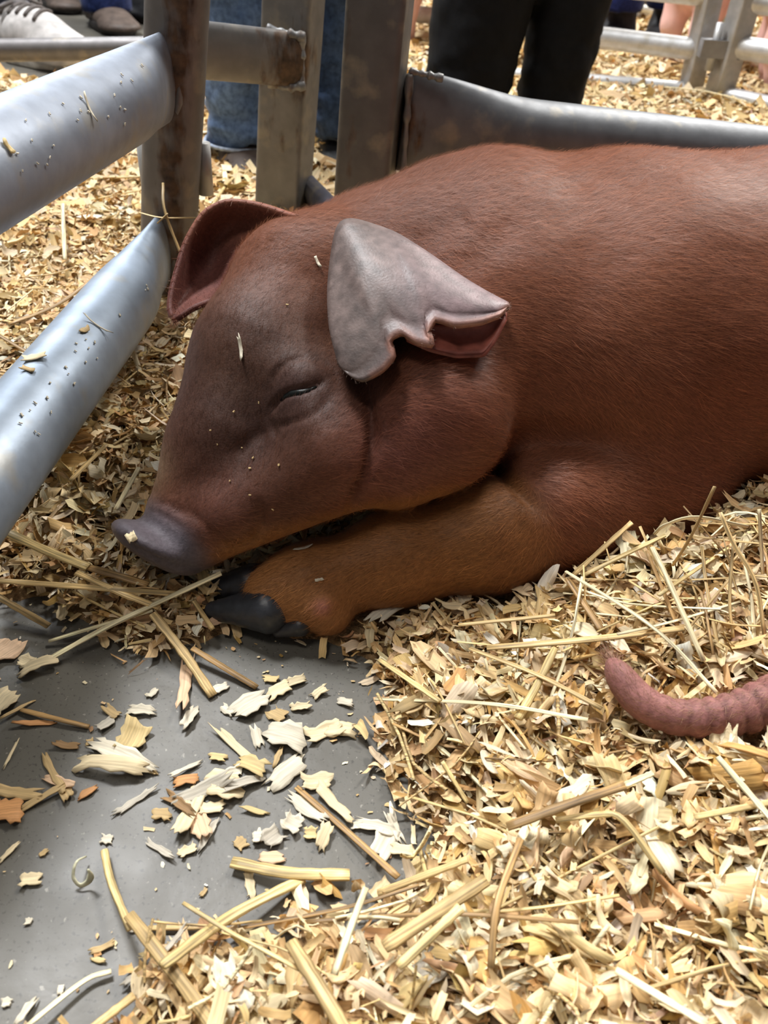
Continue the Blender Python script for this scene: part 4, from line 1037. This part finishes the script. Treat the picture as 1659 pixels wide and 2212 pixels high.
# ---- shavings traced on and around the bare concrete: x, y, length, width, angle, colour, curl (pixels, degrees)
CR, WH, TN, OR, GY, PC, YL, BR = (.78, .64, .40), (.70, .63, .49), (.54, .38, .18), (.60, .30, .12), (.52, .47, .38), (.76, .52, .33), (.66, .50, .24), (.30, .18, .08)
TR = [(400, 1487, 120, 26, 80, PC, .5, 'tall narrow peach shaving at the foot of the crossed straws'), (410, 1557, 55, 22, 65, WH, .3, 'pale split shaving just below the tall peach one'),
      (540, 1527, 78, 46, 30, WH, .5, 'broad white shaving alone on the concrete below the hoof'), (492, 1538, 30, 15, -30, WH, .2, 0), (604, 1495, 56, 26, 20, CR, .6, 'ridged cream shaving right of the broad white one'),
      (650, 1531, 40, 14, 5, CR, .3, 0), (475, 1490, 36, 18, 20, WH, .4, 0), (555, 1595, 42, 22, -75, WH, .2, 'greenish white upright shaving in the middle of the concrete'), (615, 1598, 84, 46, -15, WH, .6, 'fluted white shaving at the right of the concrete'),
      (700, 1585, 76, 32, 20, CR, .8, 'curved cream shaving near the right border of the concrete'), (735, 1580, 60, 30, -10, CR, .5, 0), (600, 1548, 36, 28, -40, TN, .5, 0), (290, 1597, 62, 56, 70, YL, 1.2, 'yellowish cupped shaving standing on the left of the concrete'),
      (305, 1540, 58, 18, 0, WH, .6, 'small forked white shaving above the yellow cupped one'), (228, 1568, 46, 18, 35, GY, .4, 0), (242, 1542, 38, 15, -30, TN, .8, 0), (145, 1614, 52, 16, -5, BR, .8, 'brown crumpled crumb on the left of the concrete'),
      (195, 1605, 18, 12, 10, TN, .4, 0), (262, 1638, 128, 34, -30, WH, .5, 'long white shaving pointing down right on the left concrete'), (248, 1668, 150, 28, -3, CR, 1.0, 'long arched cream shaving under the white pointed one'),
      (403, 1665, 66, 9, 30, WH, 0, 'thin white sliver alone in the middle of the concrete'), (118, 1675, 84, 16, -60, TN, .2, 'tan forked sliver near the left edge, steeply slanted'), (128, 1694, 60, 16, -25, PC, .3, 0), (142, 1716, 34, 26, -60, TN, .5, 0),
      (92, 1730, 96, 12, 24, TN, .2, 0), (190, 1715, 44, 15, 30, OR, .2, 'small orange boat-shaped chip left of centre'), (20, 1755, 60, 48, 10, OR, .4, 'rough orange chip at the left edge'), (38, 1716, 92, 22, -10, TN, .5, 0), (293, 1732, 96, 12, 30, GY, .3, 0),
      (440, 1712, 120, 24, 25, GY, .7, 'grey curved shaving across the top of the central pile'), (485, 1706, 74, 50, 0, CR, .6, 'large flat cream shaving topping the central pile'), (410, 1762, 100, 34, 70, CR, .5, 0), (432, 1786, 64, 40, -75, PC, .5, 'peach fan shaped shaving at the foot of the central pile'),
      (456, 1748, 52, 26, 10, CR, .4, 0), (350, 1762, 38, 22, 5, TN, .3, 0), (388, 1742, 74, 18, -30, BR, .2, 0), (402, 1690, 50, 18, 10, OR, .5, 'orange chip on the upper left of the central pile'), (520, 1702, 104, 20, 22, GY, .5, 0), (450, 1806, 74, 16, 55, GY, .3, 'greyish ragged sliver hanging below the central pile'),
      (345, 1837, 68, 11, -30, GY, .3, 'grey green pointed sliver left of the central pile foot'), (405, 1841, 40, 18, 30, CR, .3, 0), (232, 1815, 26, 17, 0, WH, .2, 'small square white chip above the bent straw'), (66, 1905, 42, 24, 10, CR, .4, 'small fluted cream chip at the lower left'),
      (62, 1993, 14, 11, 0, WH, .2, 0), (220, 2050, 52, 11, 25, TN, .3, 0), (213, 2076, 30, 9, -5, YL, .3, 0), (15, 2166, 20, 15, 0, WH, .2, 0), (132, 2140, 13, 16, 0, WH, .2, 0), (557, 1812, 22, 28, 0, WH, .7, 0), (588, 1815, 46, 40, 45, GY, .2, 'grey tan square flake right of centre'),
      (520, 1825, 26, 24, 40, TN, .2, 0), (630, 1782, 42, 34, -20, WH, 1.4, 'white curled chip with a hole right of the central pile'), (540, 1912, 62, 20, -75, CR, .5, 'ragged cream chip below the thick straw stub'), (588, 1856, 58, 26, 5, PC, .5, 'peach shaving resting on the thick straw stub'),
      (622, 1672, 96, 36, 40, WH, .4, 'bright white slanted shaving at the right of the concrete'), (545, 1660, 64, 30, -20, YL, .4, 0), (502, 1672, 42, 20, 20, WH, .3, 0), (682, 1692, 62, 30, 0, CR, 1.0, 0), (550, 1755, 56, 12, -3, YL, .1, 'straight yellow chip right of the central pile'), (505, 1610, 104, 15, -40, CR, .3, 'long cream splinter pointing down right in the middle'),
      (722, 1740, 104, 28, -50, CR, .5, 0), (665, 1750, 94, 30, -42, WH, .4, 0), (700, 1815, 54, 28, 60, CR, .5, 0), (672, 1803, 26, 22, 0, YL, .5, 0), (775, 1786, 28, 13, 10, WH, .3, 0), (828, 1826, 74, 44, 60, WH, .5, 'broad white shaving where the concrete meets the litter'), (812, 1790, 84, 20, -15, WH, .5, 0), (870, 1842, 54, 20, -15, CR, .4, 0),
      (850, 1790, 70, 18, -60, WH, .3, 0), (15, 1408, 66, 54, 40, PC, .5, 'large peach shaving at the left edge beside the concrete'), (82, 1448, 78, 30, 10, CR, .6, 'cream curved shaving at the upper left of the concrete'), (58, 1434, 38, 26, -10, CR, .4, 0), (8, 1520, 64, 44, 40, CR, .4, 0), (80, 1566, 88, 13, 8, OR, .3, 0),
      (25, 1637, 60, 6, 55, CR, 0, 0), (38, 1540, 80, 6, 35, TN, .2, 0), (20, 1845, 54, 8, 40, CR, .2, 0), (95, 1845, 24, 9, 35, TN, .2, 0), (640, 1475, 40, 18, 15, CR, .4, 0), (585, 1470, 34, 16, -10, YL, .4, 0), (330, 1500, 26, 12, 40, WH, .3, 0), (690, 1500, 36, 16, 30, CR, .3, 0), (745, 1520, 34, 14, -20, WH, .3, 0),
      (600, 1640, 40, 14, 70, TN, .3, 0), (470, 1640, 36, 14, -10, YL, .4, 0), (330, 1670, 22, 8, -20, TN, .2, 0), (290, 2010, 18, 8, 20, GY, .2, 0), (440, 1930, 20, 9, 50, TN, .2, 0), (385, 2062, 70, 12, 50, GY, .2, 0), (300, 2110, 80, 10, 35, GY, .2, 0), (60, 2190, 70, 14, 55, WH, .3, 0), (760, 1335, 70, 26, 40, CR, .7, 'cream shaving leaning against the front of the foreleg'),
      (840, 1350, 84, 30, 40, WH, .4, 'pale broad shaving in front of the foreleg'), (940, 1312, 70, 22, -25, WH, .6, 0), (500, 2165, 120, 56, -70, WH, .4, 'large blurred white shaving at the bottom edge'), (1505, 1760, 60, 120, -20, CR, .4, 'large fluted cream shaving at the right below the tail'), (1370, 1895, 90, 34, -45, WH, .3, 0), (930, 2140, 90, 44, 40, GY, .3, 'bluish white flat shaving near the bottom edge')]
RT = np.random.default_rng(21)
TRACED = [(540, 1527, 'the broad white shaving'), (400, 1487, 'the tall peach shaving'), (615, 1598, 'the fluted white shaving'), (290, 1597, 'the yellow cupped shaving'), (248, 1668, 'the long arched cream shaving'), (403, 1665, 'the thin white sliver'), (118, 1675, 'the tan forked sliver'), (20, 1755, 'the rough orange chip'),
          (440, 1740, 'the central pile'), (630, 1782, 'the white curled chip'), (588, 1856, 'the thick straw stub'), (828, 1826, 'the broad white shaving at the litter edge'), (250, 1920, 'the bent upright straw'), (66, 1905, 'the small fluted chip'), (700, 1585, 'the curved cream shaving'), (15, 1408, 'the large peach shaving'), (840, 1350, 'the foreleg'), (120, 2120, 'the splinter at the lower left'), (360, 2080, 'the wide flat straw'), (1450, 1880, 'the kinked straw')]
for (x, y, l, w, a, colr, curl, lab) in TR:
    base = G(x, y); hb, _ = bed_height(base[None, :2]); t = project(base)[2]
    e = G(x + 10 * math.cos(math.radians(a)), y - 10 * math.sin(math.radians(a))) - base; yaw = math.atan2(e[1], e[0]); fs_ = np.linalg.norm(e) * F / (10 * t)
    L0 = l * t / F * fs_; W0 = w * t / F * (1.2 if abs(a) < 45 else 1.0)
    zc = max(0, float(hb[0])) + .0022 + (.006 if hb[0] > .004 else 0)
    nn = rand_normals(1, .12, RT)
    Vx, q, cx, gx, _ = flakes(np.array([[base[0], base[1], zc]]), np.array([L0]), np.array([W0]), np.array([yaw]), nn, np.array([curl * RT.choice([1.0, -1.0])]), np.array([RT.uniform(-.1, .2)]), np.array([colr]) * RT.uniform(.92, 1.08), 7, 7, RT, .25)
    Vx[0, :, 2] += max(0, .0006 - Vx[0, :, 2].min())
    if hb[0] < .003: Vx[0, :, 2] -= max(0, Vx[0, :, 2].min() - .0007)
    o = link('wood_shaving', flake_mesh_one(Vx[0], q, cx[0], gx[0], nn[0], .0006), M_chip)
    small = l * w < 520
    if lab: tag(o, lab, 'wood shaving')
    else:
        hue = {CR: 'cream', WH: 'white', TN: 'tan', OR: 'orange', GY: 'grey', PC: 'peach', YL: 'yellow', BR: 'brown'}[colr]
        lx, ly, nm = min(TRACED, key=lambda m_: (m_[0] - x) ** 2 + (m_[1] - y) ** 2); dx, dy = x - lx, y - ly
        wh = ('right of ' if dx > 0 else 'left of ') if abs(dx) > abs(dy) else ('below ' if dy > 0 else 'above ')
        tag_alike(o, ('small ' if small else '') + ('thin ' if w < .25 * l else '') + hue + ' wood chip ' + wh + nm, 'wood shaving', 'chips by the bare concrete')
# the curled ribbon
cp = catmull([G(x, y, z) for x, y, z in ((186, 1850, .004), (165, 1862, .010), (158, 1893, .006), (172, 1912, .003), (190, 1905, .004), (196, 1890, .009), (190, 1878, .012))], 30)
V_, F_ = tube(cp, np.stack([np.interp(np.linspace(0, 1, 30), [0, .5, .8, 1], [.0004, .0011, .0016, .0006]), np.full(30, .0004)], 1), 6)
me = mesh_from('wood_curl', V_, F_); set_col(me, np.array([.62, .60, .42])); set_grain(me, V_); tag(link('wood_shaving', me, M_chip), 'thin greenish ribbon curled into a ring on the concrete', 'wood shaving')

# ---- straw
def straw_mesh(path, w, colr, rng, seg=8, n=14, hollow=True):
    c = catmull(path, n); ws = w * .5 * (1 + .06 * rng.normal(0, 1, n)); ws[0] *= .9
    V_, F_ = tube(c, np.stack([ws, ws * rng.uniform(.28, .5)], 1), seg)
    arc = np.repeat(np.linspace(0, 1, n), seg); L_ = np.linalg.norm(np.diff(c, axis=0), axis=1).sum()
    col = np.array(colr)[None] * (1 + .18 * np.sin(arc * rng.uniform(2, 6) + rng.uniform(0, 6)))[:, None] * (1 + .08 * rng.normal(0, 1, (len(V_), 1)))
    g = np.column_stack([arc * L_, np.tile(np.arange(seg) / seg * w * 3, n), np.full(len(V_), rng.random() * 40)])
    me = mesh_from('straw', V_, F_); set_col(me, np.clip(col, .02, .95)); set_grain(me, g); return me
SC = dict(g=(.60, .42, .19), p=(.80, .68, .42), b=(.36, .22, .09), y=(.66, .49, .22))
def ground_path(pts):
    out = []
    for x, y, lift in pts:
        z = 0.0
        for _ in range(3): hb_ = float(bed_height(G(x, y, z)[None, :2])[0][0]); z = max(0, hb_) + lift + .008 * float(smooth01(.004, .012, hb_))
        out.append(G(x, y, z))
    return out
ST = [([(95, 1430, .003), (250, 1345, .012), (478, 1238, .022)], 15, 'p', 'long pale straw slanting from the concrete up to the snout'), ([(165, 1237, .014), (260, 1280, .014), (345, 1312, .012)], 17, 'g', 'golden straw crossing the long pale one in front of the snout'),
      ([(-30, 1128, .014), (90, 1185, .014), (190, 1225, .012)], 24, 'y', 'thick yellow straw at the left edge level with the snout'), ([(190, 1225, .010), (320, 1262, .008)], 22, 'b', 'straw under the snout coloured dark to stand for shade'), ([(-20, 1253, .012), (210, 1270, .012), (385, 1283, .010)], 17, 'g', 'straight straw reaching from the left edge to below the snout'),  # brown piece carries on the yellow straw, shade painted into its colour
      ([(-20, 1280, .010), (105, 1352, .004)], 17, 'g', 'short straw ending on the upper left of the concrete'), ([(105, 1385, .003), (220, 1350, .008), (330, 1318, .012)], 11, 'p', 'pale thin straw beside the long slanting one'), ([(330, 1325, .012), (400, 1415, .010), (460, 1503, .002)], 22, 'g', 'flat golden straw running down from the crossing onto the concrete'),
      ([(415, 1400, .008), (555, 1485, .002)], 15, 'b', 'brown straw pointing at the broad white shaving'), ([(418, 1297, .012), (460, 1360, .008)], 12, 'g', 'short straw touching the front of the near hoof'), ([(225, 1836, .004), (240, 1905, .010), (282, 2008, .016)], 17, 'y', 'bent upright straw on the lower left concrete'),
      ([(278, 1975, .018), (360, 2080, .012), (450, 2200, .008), (520, 2290, .008)], 31, 'g', 'wide flat straw running off the bottom edge at the left'), ([(350, 2086, .020), (500, 1978, .012), (655, 1898, .004)], 27, 'y', 'broad straw crossing over the wide flat one at the bottom'), ([(320, 2005, .002), (480, 2003, .002)], 12, 'g', 'thin level straw beneath the crossing broad straws'),
      ([(500, 1862, .004), (620, 1885, .006), (755, 1890, .004)], 29, 'y', 'thick straw stub carrying a peach shaving'), ([(395, 1950, .02), (500, 2015, .018), (650, 2095, .014)], 10, 'y', 'thin straw slanting above the broad crossing straws'), ([(628, 2035, .022), (700, 2150, .018), (770, 2270, .014)], 34, 'g', 'wide split straw running off the bottom edge at the centre'),
      ([(640, 1700, .002), (760, 1805, .003), (860, 1895, .006)], 15, 'b', 'straight brown straw along the right border of the concrete'), ([(722, 2105, .012), (755, 2010, .022), (790, 1918, .030)], 17, 'p', 'pale yellow straw standing up near the bottom centre'), ([(500, 2008, .004), (740, 1962, .010), (905, 1912, .012)], 9, 'b', 'thin brown stem over the lower litter border'),
      ([(816, 1930, .010), (1010, 1856, .014)], 19, 'g', 'straight straw pointing up right at the lower middle'), ([(650, 1992, .006), (820, 1980, .012), (1010, 1975, .014), (1250, 1992, .012)], 10, 'b', 'long dark stem lying level across the lower litter'), ([(1095, 1786, .016), (1220, 1740, .020), (1350, 1696, .022)], 23, 'b', 'bundle of brown straw in the right middle litter'), ([(1350, 1696, .020), (1410, 1670, .018)], 15, 'p', 'pale end of the brown straw bundle'),
      ([(1200, 1772, .014), (1290, 1760, .018), (1345, 1770, .020), (1432, 1886, .012)], 16, 'y', 'kinked straw bending downwards in the right litter'), ([(1330, 2095, .016), (1530, 2215, .016)], 19, 'p', 'pale straight straw at the bottom right'), ([(955, 1645, .014), (1010, 1735, .014)], 11, 'y', 'short steep straw in the centre litter'), ([(820, 1425, .012), (950, 1515, .012)], 15, 'y', 'straw slanting down right in front of the foreleg'),
      ([(1015, 1400, .016), (1170, 1462, .016), (1300, 1530, .014)], 13, 'g', 'long straw slanting towards the tip of the tail'), ([(810, 1510, .010), (1055, 1520, .014), (1270, 1555, .014)], 11, 'p', 'long pale level straw left of the tail'), ([(1222, 1234, .018), (1413, 1357, .022), (1548, 1496, .012)], 11, 'p', 'long pale straw slanting down to the tail'), ([(1409, 1182, .034), (1449, 1265, .028), (1520, 1428, .010)], 13, 'p', 'pale straw standing steeply above the tail'),
      ([(1397, 1190, .030), (1477, 1385, .010)], 10, 'b', 'brown straw beside the steep pale one above the tail'), ([(1052, 1399, .014), (1254, 1383, .016), (1477, 1357, .016)], 19, 'g', 'thick level straw with a knot in front of the pig elbow'), ([(1226, 1250, .016), (1302, 1365, .010)], 17, 'b', 'short brown straw steeply slanted under the elbow'), ([(1238, 1242, .012), (1365, 1128, .034)], 13, 'g', 'straw rising against the pig chest'),
      ([(1262, 1242, .014), (1350, 1198, .018), (1437, 1156, .022)], 12, 'y', 'straw lying along the belly edge right of the elbow'), ([(1556, 1107, .050), (1584, 1174, .040), (1632, 1258, .028), (1652, 1373, .012)], 12, 'g', 'tall arched straw near the right edge'), ([(1584, 1170, .034), (1576, 1297, .020), (1584, 1377, .008)], 7, 'g', 'thin upright stem near the right edge'), ([(1544, 1051, .070), (1493, 1158, .04), (1453, 1222, .014)], 8, 'g', 'thin stem leaning on the pig belly at the right'),
      ([(1413, 1154, .03), (1437, 1134, .036), (1504, 1117, .036), (1616, 1138, .03)], 9, 'p', 'pale bent stem along the belly at the right'), ([(1648, 1240, .02), (1640, 1100, .05)], 8, 'p', 'upright pale stem at the right edge'), ([(990, 1350, .014), (1199, 1329, .014)], 11, 'g', 'level straw under the elbow'), ([(1199, 1400, .014), (1160, 1480, .014), (1119, 1552, .012)], 18, 'y', 'knotted straw pointing down left before the tail'),
      ([(830, 2046, .014), (1050, 1900, .018)], 31, 'g', 'broad bundle of straw pointing up right at the lower centre'), ([(860, 2088, .018), (995, 1960, .022)], 24, 'y', 'short broad straw beside the bundle at the lower centre'), ([(1060, 2092, .014), (1075, 1950, .022), (1125, 1812, .022)], 17, 'b', 'brown curled leaf blade in the lower litter'), ([(1550, 1635, .022), (1680, 1785, .018)], 17, 'p', 'pale straw slanting off the right edge'),
      ([(1500, 1765, .014), (1680, 1730, .016)], 15, 'y', 'level straw ending at the right edge'), ([(45, 1533, .002), (120, 1552, .003), (192, 1570, .002)], 12, 'b', 'brown stick on the upper left of the concrete'), ([(60, 2215, .006), (180, 2120, .004), (240, 2098, .003)], 12, 'p', 'pale splinter at the lower left edge'), ([(150, 2260, .01), (290, 2150, .008)], 20, 'g', 'straw pointing up right at the lower left'),
      ([(300, 1010, .016), (250, 1100, .016)], 12, 'p', 'pale upright straw between lower rail and snout'), ([(150, 1040, .016), (230, 960, .016)], 12, 'g', 'straw beside the lower rail near the snout'), ([(20, 700, .018), (120, 660, .018), (205, 600, .024)], 12, 'b', 'brown curved stem beyond the lower rail'), ([(-10, 720, .016), (90, 780, .016)], 10, 'b', 'brown stem under the upper rail at the left edge'), ([(140, 560, .014), (135, 440, .018)], 9, 'p', 'upright pale straw beyond the lower rail')]
RS = np.random.default_rng(33)
for pts, w, k, lab in ST:
    path = ground_path(pts); t = project(np.mean(path, 0))[2]
    o = link('straw', straw_mesh(path, w * t / F, np.array(SC[k]) * RS.uniform(.92, 1.08), RS), M_straw); tag(o, lab, 'straw')
# straws caught against the left post
for pts, w in (([(300, 459, .655), (350, 470, .650), (425, 470, .655)], 7), ([(352, 395, .660), (356, 455, .650), (395, 560, .655)], 6), ([(340, 482, .652), (362, 462, .648)], 9)):
    tag(link('straw', straw_mesh([P(*q_) for q_ in pts], w * .65 / F, SC['g'], RS), M_straw), 'straw caught on the left post above the lower rail joint', 'straw', 'straws caught on the left post')
# the rest of the straw
def loose_straws(n, x0, x1, y0, y1, lmin, lmax, wmin, wmax, cond):
    m = n * 14
    a = np.column_stack([RS.uniform(x0, x1, m), RS.uniform(y0, y1, m)]); th = RS.uniform(0, 6.28, m); l = RS.uniform(lmin, lmax, m); dv = np.column_stack([np.cos(th), np.sin(th)]) * (l * .5)[:, None]
    p3 = np.stack([a - dv, a + RS.normal(0, .05, (m, 2)) * l[:, None], a + dv], 1); h_, d_ = bed_height(p3.reshape(-1, 2)); h_ = h_.reshape(m, 3); d_ = d_.reshape(m, 3)
    pr_ = project(np.column_stack([p3[:, 1], h_[:, 1]])); ok_ = cond(d_.min(1), pr_)
    p3, h_ = p3[ok_], h_[ok_]; k = len(p3)
    z = np.maximum(h_, 0) + RS.uniform(.004, .013, (k, 1)) + RS.uniform(-.004, .014, (k, 3)) * (RS.random((k, 1)) < .4)
    pth = np.concatenate([p3, z[..., None]], 2)
    free_ = (np.minimum(pig_sdf(pth.reshape(-1, 3)), rump_sdf(pth.reshape(-1, 3))).reshape(k, 3) > .006).all(1); pth = pth[free_][:n]
    return [(q_, RS.uniform(wmin, wmax), SC['gpby'[RS.choice(4, p=[.38, .22, .16, .24])]]) for q_ in pth]
near = loose_straws(95, -.45, .45, .06, .62, .02, .10, .0008, .0026, lambda d, pr: in_view(pr, -20) & (d > .004) & (pr[:, 1] > 1120) & ((pr[:, 0] > 900) | (RS.random(len(d)) < .45)))
near += [(q_ + np.column_stack([np.zeros((3, 2)), [.0, .006, RS.uniform(.0, .030)]]), w_, c_) for q_, w_, c_ in loose_straws(46, .10, .33, .30, .47, .03, .09, .0008, .0024, lambda d, pr: in_view(pr, -10) & (pr[:, 0] > 1120) & (pr[:, 1] > 1130) & (pr[:, 1] < 1480))]
for pth, w, colr in near:
    pr_ = project(pth[1]); a_px = project(pth[[0, 2]]); sl2 = abs((a_px[1, 1] - a_px[0, 1]) / (a_px[1, 0] - a_px[0, 0] + 1e-9)); ln_ = np.linalg.norm(pth[2] - pth[0])
    lb = ' '.join([('short' if ln_ < .045 else 'long' if ln_ > .075 else 'middling'), [k_ for k_, v_ in (('golden', 'g'), ('pale', 'p'), ('brown', 'b'), ('yellow', 'y')) if SC[v_] == colr][0], ('level' if sl2 < .5 else 'steep' if sl2 > 1.6 else 'slanted'), 'loose straw', near_what(pr_[0], pr_[1])])
    tag_alike(link('straw', straw_mesh(pth, w, np.array(colr) * RS.uniform(.85, 1.1), RS, 6, 7), M_straw), lb, 'straw', 'loose straws in the litter')
def many(lst, name, label, seg=5, n=5):
    Vs, Fs, Cs, Gs, o = [], [], [], [], 0
    for pth, w, colr in lst:
        V_, F_ = tube(catmull(pth, n), np.tile([[w * .5, w * .32]], (n, 1)), seg, cap=False); Vs.append(V_); Fs.append(np.array(F_) + o); o += len(V_)
        Cs.append(np.tile(np.array(colr) * RS.uniform(.8, 1.1), (len(V_), 1))); Gs.append(V_)
    me = mesh_from(name, np.vstack(Vs), np.vstack(Fs)); set_col(me, np.vstack(Cs)); set_grain(me, np.vstack(Gs)); return tag(link('loose_straw', me, M_straw), label, 'straw', kind='stuff')
many(loose_straws(520, -.6, .6, .04, 1.0, .012, .06, .0006, .0022, lambda d, pr: in_view(pr, 200) & (d > .002)), 'loose_straw_near', 'short bits of straw mixed through the near litter')
many(loose_straws(700, -1.5, 1.7, .95, 2.6, .04, .22, .002, .005, lambda d, pr: in_view(pr, 120) & (d > .01)), 'loose_straw_far', 'blurred straw strewn behind the pen panels')

# ---- bits of wood sticking to the pig and to the rails
def cast(objs):
    Vs, Fs, o = [], [], 0
    for ob in objs:
        mw = np.array(ob.matrix_parent_inverse) if ob.parent is None else np.eye(4)
        v = np.empty(len(ob.data.vertices) * 3, np.float32); ob.data.vertices.foreach_get('co', v); v = v.reshape(-1, 3); Vs += [tuple(map(float, r)) for r in v]
        Fs += [tuple(i + o for i in p_.vertices) for p_ in ob.data.polygons]; o += len(v)
    return BVHTree.FromPolygons(Vs, Fs)
rail_bvh = cast([ob for ob in lp.children if ob.name.startswith('rail')])
ear_bvh = cast([near_ear])
def stuck(bvh, x, y, l, w, a, colr, label, group=None, curl=.6):
    hp, hn = on_pig(x, y, 0, bvh)
    if hp is None: return
    if hn @ (CAM - hp) < 0: hn = -hn
    t = project(hp)[2]; dirw = RGT * math.cos(math.radians(a)) + UPV * math.sin(math.radians(a)); dirw = nrm(dirw - hn * (dirw @ hn)); e = np.cross(hn, dirw)
    Vx, q, cx, gx, _ = flakes(np.zeros((1, 3)), np.array([l * t / F]), np.array([w * t / F]), np.array([0.0]), np.array([[0, 0, 1.0]]), np.array([curl]), np.array([.05]), np.array([colr]), 6, 3, RT)
    loc = Vx[0]; loc[:, 2] -= loc[:, 2].min(); Vw = hp + hn * .0007 + np.outer(loc[:, 0], dirw) + np.outer(loc[:, 1], e) + np.outer(loc[:, 2], hn)
    tag(link('wood_shaving', flake_mesh_one(Vw, q, cx[0], gx[0], hn, .0005), M_chip), label, 'wood shaving', group)
stuck(bvh1, 521, 752, 58, 8, -80, WH, 'thin wavy white sliver stuck to the pig forehead', curl=1.2)
stuck(bvh1, 685, 566, 26, 6, -60, WH, 'tiny white sliver stuck between the pig ears')
stuck(bvh1, 287, 1161, 22, 20, 30, CR, 'cream crumb stuck on the tip of the snout')
stuck(bvh1, 655, 1186, 36, 7, 32, GY, 'grey sliver lying on top of the foreleg')
stuck(bvh1, 689, 1253, 18, 6, 15, WH, 'tiny white sliver on the side of the foreleg')
for x, y in ((541, 1070), (548, 990), (523, 968), (541, 1013), (590, 1100), (470, 960), (455, 930), (604, 1005), (498, 1040), (620, 660), (560, 870), (505, 890)):
    stuck(bvh1, x, y, RT.uniform(3, 6), RT.uniform(2, 4), RT.uniform(0, 180), TN, 'speck of wood dust on the dark side of the pig face', 'specks on the pig face')
for x, y, l, w, a, colr, lab in ((75, 775, 46, 26, 30, CR, 'cream flake lying on the lower rail near the left edge'), (60, 800, 36, 14, -20, TN, 'tan flake just below the cream one on the lower rail'), (182, 715, 30, 16, 60, TN, 'tan chip half way along the lower rail'), (190, 232, 62, 5, -60, WH, 'thin white sliver across the upper rail'),
                                 (210, 705, 60, 4, -25, WH, 'thin pale thread on the lower rail'), (15, 318, 30, 14, -5, YL, 'yellowish smear of bedding on the upper rail at the left edge')):
    stuck(rail_bvh, x, y, l, w, a, colr, lab)
for k in range(46):
    x, y = (RT.uniform(20, 320), 0); u = RT.random()
    if k % 2: y = 345 - x * .48 + RT.uniform(-60, 60)
    else: y = 985 - x * 1.25 + RT.uniform(-40, 60)
    stuck(rail_bvh, x, y, RT.uniform(3, 9), RT.uniform(2, 5), RT.uniform(0, 180), WH, 'white speck of dust on the upper left rail' if k % 2 else 'white speck of dust on the lower left rail', 'specks on the upper rail' if k % 2 else 'specks on the lower rail')
for (lab, cat, pool), obs in SEEN.items():
    for ob in obs: tag(ob, lab, cat, pool)
